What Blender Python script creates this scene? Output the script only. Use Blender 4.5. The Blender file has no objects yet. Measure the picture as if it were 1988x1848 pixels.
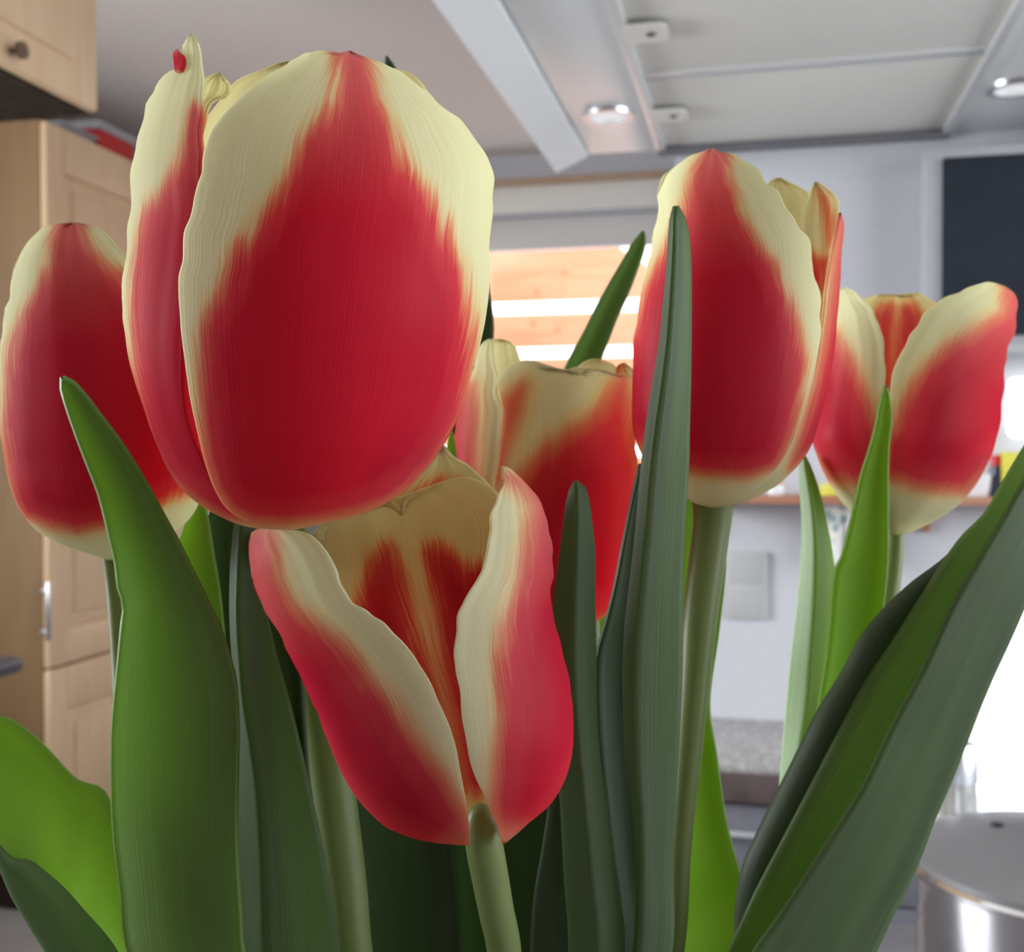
import bpy, bmesh, math, random
import numpy as np
from mathutils import Vector, Matrix

random.seed(7)
rng = np.random.default_rng(7)
sc = bpy.context.scene
C = sc.collection

# ------------------------------------------------------------------ camera
W, H, F = 1988.0, 1848.0, 2137.0
CAMZ = 1.30
YAW = math.radians(12.8)
PITCH = math.radians(-0.91)
cam_d = bpy.data.cameras.new('camera')
cam = bpy.data.objects.new('camera', cam_d)
C.objects.link(cam)
cam.location = (0, 0, CAMZ)
cam.rotation_euler = (math.pi / 2 + PITCH, 0, YAW)
cam_d.sensor_width = 36.0
cam_d.sensor_fit = 'HORIZONTAL'
cam_d.lens = F / W * 36.0
cam_d.clip_start = 0.01
cam_d.clip_end = 100
cam_d.dof.use_dof = True
cam_d.dof.focus_distance = 0.185
cam_d.dof.aperture_fstop = 33.0
sc.camera = cam
CM = Matrix.Translation((0, 0, CAMZ)) @ cam.rotation_euler.to_matrix().to_4x4()
CMN = np.array(CM)

# ------------------------------------------------------------------ world and large lights
world = bpy.data.worlds.new('world')
sc.world = world
world.use_nodes = True
wb = world.node_tree.nodes['Background']
wb.inputs['Color'].default_value = (0.93, 0.97, 1.0, 1)
wb.inputs['Strength'].default_value = 5.0


def area(name, loc, rot, sx, sy, radiance, color):
    l = bpy.data.lights.new(name, 'AREA')
    l.shape = 'RECTANGLE'
    l.size, l.size_y = sx, sy
    l.energy = radiance * math.pi * sx * sy
    l.color = color
    o = bpy.data.objects.new(name, l)
    C.objects.link(o)
    o.location = loc
    o.rotation_euler = rot
    return o


# daylight at unseen windows: left inferred from lit petal rims, right added as fill
area('daylight_left_window', (-2.60, 0.55, 1.70), (0, math.radians(-90), 0), 1.1, 1.3, 21.0, (0.95, 0.98, 1.0))
area('daylight_right_fill', (2.15, 0.6, 1.60), (0, math.radians(90), 0), 1.2, 2.2, 3.6, (0.95, 0.98, 1.0))

sc.view_settings.view_transform = 'Standard'
sc.view_settings.look = 'None'
sc.view_settings.exposure = -0.22
sc.view_settings.gamma = 1.0
sc.view_settings.use_curve_mapping = False
sc.cycles.use_denoising = True
sc.cycles.max_bounces = 8
sc.cycles.diffuse_bounces = 4
sc.cycles.transmission_bounces = 6
sc.cycles.adaptive_threshold = 0.025
sc.cycles.transparent_max_bounces = 12
sc.cycles.sample_clamp_indirect = 6.0


# ------------------------------------------------------------------ pixel helpers
def P(px, py, z):
    """pixel arrays + camera depth -> world points (n,3)"""
    px = np.asarray(px, float); py = np.asarray(py, float); z = np.asarray(z, float) + 0 * px
    v = np.stack([(px - W / 2) / F * z, -(py - H / 2) / F * z, -z, np.ones_like(z)], -1)
    return (v @ CMN.T)[..., :3]


def ray(px, py):
    d = np.array([(px - W / 2) / F, -(py - H / 2) / F, -1.0])
    return CMN[:3, :3] @ d


def hit(px, py, axis, val):
    d = ray(px, py)
    o = np.array([0, 0, CAMZ])
    t = (val - o[axis]) / d[axis]
    return o + t * d


def hX(px, py, v): return hit(px, py, 0, v)
def hY(px, py, v): return hit(px, py, 1, v)
def hZ(px, py, v): return hit(px, py, 2, v)


# ------------------------------------------------------------------ object helpers
def tag(o, label=None, cat=None, group=None, kind=None):
    if label: o['label'] = label
    if cat: o['category'] = cat
    if group: o['group'] = group
    if kind: o['kind'] = kind
    return o


def link(name, me, mat, parent=None):
    o = bpy.data.objects.new(name, me)
    C.objects.link(o)
    if mat is not None:
        me.materials.clear()
        me.materials.append(mat)
    if parent is not None:
        o.parent = parent
    return o


def empty(name, loc):
    o = bpy.data.objects.new(name, None)
    o.empty_display_size = 0.02
    o.location = loc
    C.objects.link(o)
    return o


def origin_of(parent):
    return Vector(parent.location) if parent is not None else Vector((0, 0, 0))


def bm_obj(name, bm, mat, parent=None, smooth=False, angle=None):
    org = origin_of(parent)
    if org.length > 0:
        bmesh.ops.translate(bm, verts=bm.verts, vec=-org)
    me = bpy.data.meshes.new(name)
    bm.to_mesh(me)
    bm.free()
    if smooth:
        for p in me.polygons: p.use_smooth = True
    o = link(name, me, mat, parent)
    if angle:
        me.set_sharp_from_angle(angle=math.radians(angle))
    return o


def add_box(bm, x0, x1, y0, y1, z0, z1):
    if x1 < x0: x0, x1 = x1, x0
    if y1 < y0: y0, y1 = y1, y0
    if z1 < z0: z0, z1 = z1, z0
    vs = [bm.verts.new(c) for c in ((x0, y0, z0), (x1, y0, z0), (x1, y1, z0), (x0, y1, z0),
                                    (x0, y0, z1), (x1, y0, z1), (x1, y1, z1), (x0, y1, z1))]
    for f in ((0, 3, 2, 1), (4, 5, 6, 7), (0, 1, 5, 4), (1, 2, 6, 5), (2, 3, 7, 6), (3, 0, 4, 7)):
        bm.faces.new([vs[i] for i in f])
    return vs


def box(name, x0, x1, y0, y1, z0, z1, mat, parent=None, bevel=0.0, seg=2):
    bm = bmesh.new()
    add_box(bm, x0, x1, y0, y1, z0, z1)
    if bevel > 0:
        bmesh.ops.bevel(bm, geom=list(bm.edges), offset=bevel, segments=seg, affect='EDGES', profile=0.5)
    return bm_obj(name, bm, mat, parent, smooth=bevel > 0, angle=35 if bevel > 0 else None)


def boxes(name, lst, mat, parent=None):
    bm = bmesh.new()
    for b in lst: add_box(bm, *b)
    return bm_obj(name, bm, mat, parent)


def lathe(name, prof, cx, cy, mat, parent=None, seg=48, sharp=40):
    bm = bmesh.new()
    rings = []
    for r, z in prof:
        if r < 1e-6:
            rings.append([bm.verts.new((cx, cy, z))])
        else:
            rings.append([bm.verts.new((cx + r * math.cos(2 * math.pi * i / seg),
                                        cy + r * math.sin(2 * math.pi * i / seg), z)) for i in range(seg)])
    for a, b in zip(rings, rings[1:]):
        for i in range(seg):
            j = (i + 1) % seg
            if len(a) == 1 and len(b) == 1: continue
            if len(a) == 1: bm.faces.new((a[0], b[j], b[i]))
            elif len(b) == 1: bm.faces.new((a[i], a[j], b[0]))
            else: bm.faces.new((a[i], a[j], b[j], b[i]))
    bmesh.ops.recalc_face_normals(bm, faces=bm.faces)
    return bm_obj(name, bm, mat, parent, smooth=True, angle=sharp)


def tube(name, pts, radii, mat, parent=None, seg=20):
    pts = [Vector([float(c) for c in p]) for p in pts]
    bm = bmesh.new()
    rings = []
    prev = None
    for i, p in enumerate(pts):
        t = (pts[min(i + 1, len(pts) - 1)] - pts[max(i - 1, 0)]).normalized()
        if prev is None:
            n = t.cross(Vector((0.13, 1, 0.07))).normalized()
        else:
            n = (prev - t * prev.dot(t)).normalized()
        prev = n
        b = t.cross(n)
        r = float(radii[i]) if hasattr(radii, '__len__') else radii
        rings.append([bm.verts.new(p + r * (math.cos(2 * math.pi * k / seg) * n + math.sin(2 * math.pi * k / seg) * b))
                      for k in range(seg)])
    for a, b in zip(rings, rings[1:]):
        for k in range(seg):
            j = (k + 1) % seg
            bm.faces.new((a[k], a[j], b[j], b[k]))
    bm.faces.new(rings[0][::-1]); bm.faces.new(rings[-1])
    bmesh.ops.recalc_face_normals(bm, faces=bm.faces)
    return bm_obj(name, bm, mat, parent, smooth=True, angle=60)


def grid_mesh(name, V, mat, parent, attrs=None, thick=0.0):
    """V: (n,m,3) world points"""
    n, m = V.shape[:2]
    org = np.array(origin_of(parent))
    me = bpy.data.meshes.new(name)
    idx = np.arange(n * m).reshape(n, m)
    q = np.stack([idx[:-1, :-1], idx[:-1, 1:], idx[1:, 1:], idx[1:, :-1]], -1).reshape(-1, 4)
    me.from_pydata((V.reshape(-1, 3) - org).tolist(), [], q.tolist())
    me.polygons.foreach_set('use_smooth', [True] * len(me.polygons))
    for k, a in (attrs or {}).items():
        at = me.attributes.new(k, 'FLOAT', 'POINT')
        at.data.foreach_set('value', np.asarray(a, np.float32).reshape(-1))
    o = link(name, me, mat, parent)
    if thick > 0:
        md = o.modifiers.new('thickness', 'SOLIDIFY')
        md.thickness = thick
        md.offset = 0
        md.use_even_offset = False
    return o


# ------------------------------------------------------------------ materials
def nodes_of(name):
    m = bpy.data.materials.new(name)
    m.use_nodes = True
    nt = m.node_tree
    bs = nt.nodes['Principled BSDF']
    return m, nt, bs


def N(nt, typ, **kw):
    n = nt.nodes.new(typ)
    for k, v in kw.items():
        if k.startswith('i_'):
            n.inputs[k[2:].replace('_', ' ')].default_value = v
        else:
            setattr(n, k, v)
    return n


def ramp(nt, stops, interp='EASE'):
    r = nt.nodes.new('ShaderNodeValToRGB')
    r.color_ramp.interpolation = interp
    e = r.color_ramp.elements
    while len(e) > 1: e.remove(e[-1])
    e[0].position = stops[0][0]; e[0].color = (*stops[0][1], 1)
    for p, c in stops[1:]:
        x = e.new(p); x.color = (*c, 1)
    return r


def plain(name, col, rough=0.5, metal=0.0, var=0.06, scale=30.0, bump=0.0, spec=0.5):
    m, nt, bs = nodes_of(name)
    tc = N(nt, 'ShaderNodeTexCoord')
    no = N(nt, 'ShaderNodeTexNoise', i_Scale=scale, i_Detail=4.0)
    nt.links.new(tc.outputs['Object'], no.inputs['Vector'])
    lo = tuple(max(0, c * (1 - var)) for c in col); hi = tuple(min(1, c * (1 + var)) for c in col)
    r = ramp(nt, [(0.3, lo), (0.7, hi)], 'LINEAR')
    nt.links.new(no.outputs['Fac'], r.inputs['Fac'])
    nt.links.new(r.outputs['Color'], bs.inputs['Base Color'])
    bs.inputs['Roughness'].default_value = rough
    bs.inputs['Metallic'].default_value = metal
    bs.inputs['Specular IOR Level'].default_value = spec
    if bump > 0:
        b = N(nt, 'ShaderNodeBump', i_Strength=bump, i_Distance=0.002)
        nt.links.new(no.outputs['Fac'], b.inputs['Height'])
        nt.links.new(b.outputs['Normal'], bs.inputs['Normal'])
    return m


def wood(name, dark, light, axis='Z', scale=9.0, rough=0.45):
    m, nt, bs = nodes_of(name)
    tc = N(nt, 'ShaderNodeTexCoord')
    mp = N(nt, 'ShaderNodeMapping')
    s = {'X': (0.6, 6, 6), 'Y': (6, 0.6, 6), 'Z': (6, 6, 0.6)}[axis]
    mp.inputs['Scale'].default_value = s
    no = N(nt, 'ShaderNodeTexNoise', i_Scale=scale, i_Detail=6.0, i_Distortion=0.8)
    nt.links.new(tc.outputs['Object'], mp.inputs['Vector'])
    nt.links.new(mp.outputs['Vector'], no.inputs['Vector'])
    r = ramp(nt, [(0.3, dark), (0.7, light)], 'LINEAR')
    nt.links.new(no.outputs['Fac'], r.inputs['Fac'])
    nt.links.new(r.outputs['Color'], bs.inputs['Base Color'])
    bs.inputs['Roughness'].default_value = rough
    return m


def petal_mat():
    m, nt, bs = nodes_of('petal_cream_red')
    L = nt.links
    fl = N(nt, 'ShaderNodeAttribute', attribute_name='red_zone')
    pu = N(nt, 'ShaderNodeAttribute', attribute_name='pu')
    pv = N(nt, 'ShaderNodeAttribute', attribute_name='pv')
    sd = N(nt, 'ShaderNodeAttribute', attribute_name='seed')
    cb = N(nt, 'ShaderNodeCombineXYZ')
    L.new(pu.outputs['Fac'], cb.inputs['X']); L.new(pv.outputs['Fac'], cb.inputs['Y']); L.new(sd.outputs['Fac'], cb.inputs['Z'])

    def streak(sx, sy, detail):
        mp = N(nt, 'ShaderNodeMapping')
        mp.inputs['Scale'].default_value = (sx, sy, 1)
        L.new(cb.outputs['Vector'], mp.inputs['Vector'])
        no = N(nt, 'ShaderNodeTexNoise', i_Scale=1.0, i_Detail=detail, i_Roughness=0.6)
        L.new(mp.outputs['Vector'], no.inputs['Vector'])
        return no.outputs['Fac']
    s1 = streak(95, 6.0, 4.0)
    s2 = streak(11, 3.5, 2.0)
    s3 = streak(130, 2.2, 2.0)

    def math_(op, a, b):
        n = N(nt, 'ShaderNodeMath', operation=op)
        for i, x in enumerate((a, b)):
            if isinstance(x, (int, float)): n.inputs[i].default_value = x
            else: L.new(x, n.inputs[i])
        return n.outputs[0]
    amp = N(nt, 'ShaderNodeMapRange')
    amp.inputs['From Min'].default_value = 0.12; amp.inputs['From Max'].default_value = 0.42
    amp.inputs['To Min'].default_value = 0.04; amp.inputs['To Max'].default_value = 1.0
    L.new(pv.outputs['Fac'], amp.inputs['Value'])
    nz = math_('ADD', math_('MULTIPLY', math_('SUBTRACT', s1, 0.5), 66.0), math_('MULTIPLY', math_('SUBTRACT', s2, 0.5), 40.0))
    sf = N(nt, 'ShaderNodeAttribute', attribute_name='feather')
    f = math_('ADD', fl.outputs['Fac'], math_('MULTIPLY', math_('MULTIPLY', nz, amp.outputs['Result']), sf.outputs['Fac']))
    mr = N(nt, 'ShaderNodeMapRange')
    mr.inputs['From Min'].default_value = -26.0
    mr.inputs['From Max'].default_value = 60.0
    L.new(f, mr.inputs['Value'])
    r = ramp(nt, [(0.0, (0.74, 0.74, 0.54)), (0.15, (0.75, 0.68, 0.44)), (0.33, (0.70, 0.30, 0.19)),
                  (0.54, (0.56, 0.075, 0.105)), (1.0, (0.43, 0.026, 0.062))], 'LINEAR')
    L.new(mr.outputs['Result'], r.inputs['Fac'])
    r2 = ramp(nt, [(0.0, (0.90, 0.91, 0.64)), (0.15, (0.92, 0.82, 0.46)), (0.33, (0.92, 0.40, 0.18)),
                   (0.54, (0.92, 0.10, 0.09)), (1.0, (0.88, 0.035, 0.07))], 'LINEAR')
    L.new(mr.outputs['Result'], r2.inputs['Fac'])
    # pigment thins towards the tip, greener at the very base, inner petals warmed: own yellow plus painted bounce glow
    tipr = N(nt, 'ShaderNodeMapRange')
    tipr.inputs['From Min'].default_value = 0.62; tipr.inputs['From Max'].default_value = 1.0
    tipr.inputs['To Min'].default_value = 0.0; tipr.inputs['To Max'].default_value = 0.62
    L.new(pv.outputs['Fac'], tipr.inputs['Value'])
    tfac = math_('MULTIPLY', tipr.outputs['Result'], math_('ADD', math_('MULTIPLY', s1, 1.3), 0.1))
    tmix = N(nt, 'ShaderNodeMix', data_type='RGBA')
    L.new(tfac, tmix.inputs['Factor']); L.new(r.outputs['Color'], tmix.inputs['A'])
    tmix.inputs['B'].default_value = (0.74, 0.50, 0.42, 1)
    tsel = N(nt, 'ShaderNodeMix', data_type='RGBA')
    L.new(math_('MINIMUM', math_('MULTIPLY', mr.outputs['Result'], 2.0), 1.0), tsel.inputs['Factor'])
    L.new(r.outputs['Color'], tsel.inputs['A']); L.new(tmix.outputs['Result'], tsel.inputs['B'])
    bsr = N(nt, 'ShaderNodeMapRange')
    bsr.inputs['From Min'].default_value = 0.0; bsr.inputs['From Max'].default_value = 0.10
    bsr.inputs['To Min'].default_value = 0.7; bsr.inputs['To Max'].default_value = 0.0
    L.new(pv.outputs['Fac'], bsr.inputs['Value'])
    bmix = N(nt, 'ShaderNodeMix', data_type='RGBA')
    L.new(bsr.outputs['Result'], bmix.inputs['Factor']); L.new(tsel.outputs['Result'], bmix.inputs['A'])
    bmix.inputs['B'].default_value = (0.52, 0.52, 0.28, 1)
    wa = N(nt, 'ShaderNodeAttribute', attribute_name='warm')
    wmix = N(nt, 'ShaderNodeMix', data_type='RGBA', blend_type='MULTIPLY')
    L.new(wa.outputs['Fac'], wmix.inputs['Factor']); L.new(bmix.outputs['Result'], wmix.inputs['A'])
    wmix.inputs['B'].default_value = (1.0, 0.80, 0.46, 1)
    # fine streak tint
    vr = N(nt, 'ShaderNodeMapRange')
    vr.inputs['From Min'].default_value = 0.25; vr.inputs['From Max'].default_value = 0.75
    vr.inputs['To Min'].default_value = 0.90; vr.inputs['To Max'].default_value = 1.08
    L.new(s3, vr.inputs['Value'])
    mx = N(nt, 'ShaderNodeMix', data_type='RGBA', blend_type='MULTIPLY')
    mx.inputs['Factor'].default_value = 1.0
    L.new(wmix.outputs['Result'], mx.inputs['A']); L.new(vr.outputs['Result'], mx.inputs['B'])
    nt.nodes.remove(bs)
    df = N(nt, 'ShaderNodeBsdfDiffuse')
    L.new(mx.outputs['Result'], df.inputs['Color'])
    gl = N(nt, 'ShaderNodeBsdfGlossy', i_Roughness=0.4)
    bs = N(nt, 'ShaderNodeMixShader')
    bs.inputs['Fac'].default_value = 0.012
    L.new(df.outputs['BSDF'], bs.inputs[1]); L.new(gl.outputs['BSDF'], bs.inputs[2])
    bp = N(nt, 'ShaderNodeBump', i_Strength=0.25, i_Distance=0.0006)
    L.new(s3, bp.inputs['Height'])
    L.new(bp.outputs['Normal'], df.inputs['Normal'])
    tr = N(nt, 'ShaderNodeBsdfTranslucent')
    L.new(r2.outputs['Color'], tr.inputs['Color'])
    ms = N(nt, 'ShaderNodeMixShader')
    ms.inputs['Fac'].default_value = 0.55
    L.new(bs.outputs['Shader'], ms.inputs[1]); L.new(tr.outputs['BSDF'], ms.inputs[2])
    L.new(ms.outputs['Shader'], nt.nodes['Material Output'].inputs['Surface'])
    return m


def leaf_mat(name, c_dark, c_light, c_trans, fac, rough=0.42, spec=0.45, sheen=0.0):
    m, nt, bs = nodes_of(name)
    L = nt.links
    pu = N(nt, 'ShaderNodeAttribute', attribute_name='pu')
    pv = N(nt, 'ShaderNodeAttribute', attribute_name='pv')
    sd = N(nt, 'ShaderNodeAttribute', attribute_name='seed')
    cb = N(nt, 'ShaderNodeCombineXYZ')
    L.new(pu.outputs['Fac'], cb.inputs['X']); L.new(pv.outputs['Fac'], cb.inputs['Y']); L.new(sd.outputs['Fac'], cb.inputs['Z'])

    def streak(sx, sy, detail):
        mp = N(nt, 'ShaderNodeMapping')
        mp.inputs['Scale'].default_value = (sx, sy, 1)
        L.new(cb.outputs['Vector'], mp.inputs['Vector'])
        no = N(nt, 'ShaderNodeTexNoise', i_Scale=1.0, i_Detail=detail, i_Roughness=0.6)
        L.new(mp.outputs['Vector'], no.inputs['Vector'])
        return no
    a = streak(7, 2.5, 3.0)
    b = streak(60, 2.0, 2.0)
    r = ramp(nt, [(0.3, c_dark), (0.7, c_light)], 'LINEAR')
    L.new(a.outputs['Fac'], r.inputs['Fac'])
    vr = N(nt, 'ShaderNodeMapRange')
    vr.inputs['From Min'].default_value = 0.25; vr.inputs['From Max'].default_value = 0.75
    vr.inputs['To Min'].default_value = 0.85; vr.inputs['To Max'].default_value = 1.15
    L.new(b.outputs['Fac'], vr.inputs['Value'])
    mx = N(nt, 'ShaderNodeMix', data_type='RGBA', blend_type='MULTIPLY')
    mx.inputs['Factor'].default_value = 1.0
    L.new(r.outputs['Color'], mx.inputs['A']); L.new(vr.outputs['Result'], mx.inputs['B'])
    L.new(mx.outputs['Result'], bs.inputs['Base Color'])
    bs.inputs['Roughness'].default_value = rough
    bs.inputs['Specular IOR Level'].default_value = spec
    bs.inputs['Sheen Weight'].default_value = sheen
    bp = N(nt, 'ShaderNodeBump', i_Strength=0.3, i_Distance=0.0005)
    L.new(b.outputs['Fac'], bp.inputs['Height'])
    L.new(bp.outputs['Normal'], bs.inputs['Normal'])
    tr = N(nt, 'ShaderNodeBsdfTranslucent')
    tr.inputs['Color'].default_value = (*c_trans, 1)
    ms = N(nt, 'ShaderNodeMixShader')
    ms.inputs['Fac'].default_value = fac
    L.new(bs.outputs['BSDF'], ms.inputs[1]); L.new(tr.outputs['BSDF'], ms.inputs[2])
    L.new(ms.outputs['Shader'], nt.nodes['Material Output'].inputs['Surface'])
    return m


def glass_mat(name, tint=(1, 1, 1), refl=0.07):
    m, nt, bs = nodes_of(name)
    nt.nodes.remove(bs)
    t = N(nt, 'ShaderNodeBsdfTransparent'); t.inputs['Color'].default_value = (*tint, 1)
    g = N(nt, 'ShaderNodeBsdfGlossy', i_Roughness=0.03)
    lw = N(nt, 'ShaderNodeLayerWeight', i_Blend=0.25)
    mr = N(nt, 'ShaderNodeMapRange')
    mr.inputs['To Min'].default_value = refl; mr.inputs['To Max'].default_value = 0.7
    nt.links.new(lw.outputs['Facing'], mr.inputs['Value'])
    ms = N(nt, 'ShaderNodeMixShader')
    nt.links.new(mr.outputs['Result'], ms.inputs['Fac'])
    nt.links.new(t.outputs['BSDF'], ms.inputs[1]); nt.links.new(g.outputs['BSDF'], ms.inputs[2])
    nt.links.new(ms.outputs['Shader'], nt.nodes['Material Output'].inputs['Surface'])
    return m


def emit_mat(name, col, s):
    m, nt, bs = nodes_of(name)
    bs.inputs['Base Color'].default_value = (0.9, 0.9, 0.9, 1)
    bs.inputs['Emission Color'].default_value = (*col, 1)
    bs.inputs['Emission Strength'].default_value = s
    return m


def speckle(name, c0, c1, c2):
    m, nt, bs = nodes_of(name)
    tc = N(nt, 'ShaderNodeTexCoord')
    v = N(nt, 'ShaderNodeTexVoronoi', i_Scale=140.0)
    nt.links.new(tc.outputs['Object'], v.inputs['Vector'])
    r = ramp(nt, [(0.0, c0), (0.35, c1), (0.62, c1), (0.9, c2)], 'LINEAR')
    nt.links.new(v.outputs['Color'], r.inputs['Fac'])
    nt.links.new(r.outputs['Color'], bs.inputs['Base Color'])
    bs.inputs['Roughness'].default_value = 0.3
    return m


M = dict(
    wall=plain('wall_paint', (0.57, 0.58, 0.63), 0.8, var=0.02, scale=60, bump=0.05),
    wallback=plain('wall_back_low_bounce', (0.16, 0.12, 0.09), 0.8, var=0.05),  # unseen back wall darkened to cut bounced light
    ceil=plain('ceiling_paint', (0.76, 0.72, 0.69), 0.85, var=0.02, scale=40),
    floor=plain('floor_tile', (0.46, 0.45, 0.44), 0.4, var=0.12, scale=6),
    white=plain('white_lacquer', (0.85, 0.84, 0.80), 0.4, var=0.02),
    frame=plain('window_paint', (0.78, 0.77, 0.75), 0.4, var=0.02),
    strip=wood('rail_wood', (0.42, 0.28, 0.18), (0.55, 0.40, 0.28), 'X'),
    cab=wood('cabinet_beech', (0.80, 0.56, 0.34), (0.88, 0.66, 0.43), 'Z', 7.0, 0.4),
    cab_shade=wood('cabinet_beech_shaded', (0.27, 0.165, 0.075), (0.33, 0.205, 0.10), 'Z', 5.0, 0.6),  # same beech, darkened for the weaker light on side faces
    cabdark=plain('cabinet_underside', (0.045, 0.033, 0.024), 0.9, var=0.2, spec=0.05),  # shade under the hanging cabinet put in the colour; plinths share it
    board=wood('fence_pine', (0.62, 0.24, 0.12), (0.72, 0.33, 0.19), 'X', 3.0, 0.7),
    knot=plain('fence_knot', (0.55, 0.20, 0.10), 0.7),
    steel=plain('brushed_steel', (0.80, 0.82, 0.86), 0.28, 1.0, var=0.04, scale=20),
    hood=plain('hood_steel', (0.93, 0.97, 1.0), 0.30, 0.08, var=0.03, scale=6),
    hoodtrim=plain('hood_trim', (0.80, 0.81, 0.82), 0.35, 0.3, var=0.02),
    hoodshadow=plain('hood_back_shadow', (0.16, 0.16, 0.18), 0.5),
    mesh=plain('filter_mesh', (0.82, 0.82, 0.77), 0.6, 0.1, var=0.06, scale=400, bump=0.3),
    knob=plain('knob_wood', (0.16, 0.10, 0.06), 0.5),
    black=plain('black_plastic', (0.02, 0.02, 0.022), 0.4),
    dglass=plain('dark_glass', (0.022, 0.028, 0.040), 0.55, var=0.1, spec=0.15),
    grey=plain('grey_paint', (0.42, 0.43, 0.46), 0.5, var=0.03),
    plate=plain('socket_plastic', (0.50, 0.51, 0.52), 0.45, var=0.02),
    plate2=plain('socket_insert', (0.46, 0.47, 0.48), 0.45, var=0.02),
    shelf=wood('shelf_wood', (0.34, 0.14, 0.09), (0.45, 0.22, 0.14), 'X'),
    stone=speckle('worktop_stone', (0.22, 0.20, 0.20), (0.34, 0.33, 0.33), (0.62, 0.60, 0.58)),
    edge=plain('worktop_edge', (0.10, 0.075, 0.075), 0.4, var=0.2),
    base=plain('base_cabinet', (0.17, 0.17, 0.20), 0.45, var=0.08),
    dark_top=plain('dark_worktop', (0.05, 0.055, 0.07), 0.35, var=0.2),
    island=plain('island_top', (0.12, 0.11, 0.12), 0.4, var=0.25, scale=60),
    red=plain('red_plastic', (0.62, 0.02, 0.025), 0.4),
    orange=plain('orange_plastic', (0.75, 0.22, 0.05), 0.4),
    yellow=plain('yellow_card', (0.72, 0.68, 0.10), 0.5),
    navy=plain('dark_blue_glass', (0.05, 0.06, 0.11), 0.2),
    ceram=plain('white_ceramic', (0.78, 0.79, 0.85), 0.25, var=0.02),
    beige=plain('jar_glass', (0.55, 0.52, 0.48), 0.3, var=0.08),
    lidgrey=plain('pot_lid_steel', (0.24, 0.24, 0.25), 0.45, 0.5, var=0.08, scale=12),
    potsteel=plain('pot_steel', (0.82, 0.83, 0.86), 0.12, 1.0, var=0.02),
    jar=plain('frosted_jar', (0.60, 0.60, 0.58), 0.15, 0.55, var=0.15, scale=18),
    glass=glass_mat('window_glass'),
    lamp=emit_mat('bright_panel_face', (1, 0.99, 0.97), 2.5),
    lens=emit_mat('hood_lamp_lens', (0.95, 0.98, 1), 0.5),
    petal=petal_mat(),
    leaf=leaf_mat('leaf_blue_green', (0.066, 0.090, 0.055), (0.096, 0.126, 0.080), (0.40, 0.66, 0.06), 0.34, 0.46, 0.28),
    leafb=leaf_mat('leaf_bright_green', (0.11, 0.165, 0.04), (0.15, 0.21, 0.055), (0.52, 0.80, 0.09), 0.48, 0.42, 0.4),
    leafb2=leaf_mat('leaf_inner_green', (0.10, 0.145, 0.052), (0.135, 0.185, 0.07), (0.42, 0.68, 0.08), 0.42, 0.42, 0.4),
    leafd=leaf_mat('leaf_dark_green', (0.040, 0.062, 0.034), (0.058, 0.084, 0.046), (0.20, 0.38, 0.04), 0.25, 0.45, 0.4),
    leafp=leaf_mat('leaf_pale_mint', (0.42, 0.54, 0.40), (0.50, 0.62, 0.46), (0.65, 0.85, 0.4), 0.45, 0.40, 0.5),
    stem=leaf_mat('stem_green', (0.16, 0.195, 0.075), (0.22, 0.255, 0.11), (0.4, 0.6, 0.1), 0.25, 0.4, 0.4),
    stamen=plain('stamen', (0.35, 0.28, 0.06), 0.6),
    pistil=plain('pistil', (0.45, 0.52, 0.22), 0.5),
    vase=plain('vase_ceramic', (0.70, 0.70, 0.68), 0.3, var=0.03),
)

# ------------------------------------------------------------------ room shell
XL, XR, YB, TOP = -2.65, 2.20, -2.20, 2.50
YF = float(hZ(950, 305, TOP)[1])          # far wall
YP = 2.00                                   # partition wall on the right
T = 0.12
px0 = float(hY(1310, 400, YP)[0])           # free end of the partition
for nm, za, zb, mm in (('floor', -0.1, 0, M['floor']), ('ceiling', TOP, TOP + 0.1, M['ceil'])):
    tag(boxes(nm, [(XL - T, px0 + T, YB - T, YF + T, za, zb), (px0 + T, XR + T, YB - T, YP + T, za, zb)], mm), kind='structure')


def wall_y(name, y, t, x0, x1, holes, mat):
    """wall at plane y..y+t with rectangular holes (hx0,hx1,hz0,hz1), holes sorted by x, not overlapping"""
    lst = []
    x = x0
    for a, b, c, d in holes:
        lst.append((x, a, y, y + t, 0, TOP))
        if c > 0.001: lst.append((a, b, y, y + t, 0, c))
        lst.append((a, b, y, y + t, d, TOP))
        x = b
    lst.append((x, x1, y, y + t, 0, TOP))
    return tag(boxes(name, lst, mat), kind='structure')


def wall_x(name, x, t, y0, y1, holes, mat):
    lst = []
    y = y0
    for a, b, c, d in holes:
        lst.append((x, x + t, y, a, 0, TOP))
        lst.append((x, x + t, a, b, 0, c))
        lst.append((x, x + t, a, b, d, TOP))
        y = b
    lst.append((x, x + t, y, y1, 0, TOP))
    return tag(boxes(name, lst, mat), kind='structure')


# far window opening
wx0 = float(hY(640, 480, YF)[0]); wx1 = float(hY(1330, 480, YF)[0])
wz1 = float(hY(1000, 420, YF)[2]); wz0 = float(hY(1000, 1130, YF)[2])
wall_y('wall_far', YF, T, XL - T, px0 + T, [(wx0, wx1, wz0, wz1)], M['wall'])
wall_x('wall_left', XL - T, T, YB - T, YF, [(-0.10, 1.20, 1.15, 2.25)], M['wall'])
wall_x('wall_right', XR, T, YB - T, YP + T, [(-0.5, 1.7, 1.0, 2.2)], M['wall'])
wall_y('wall_back', YB - T, T, XL, XR, [], M['wallback'])
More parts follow.
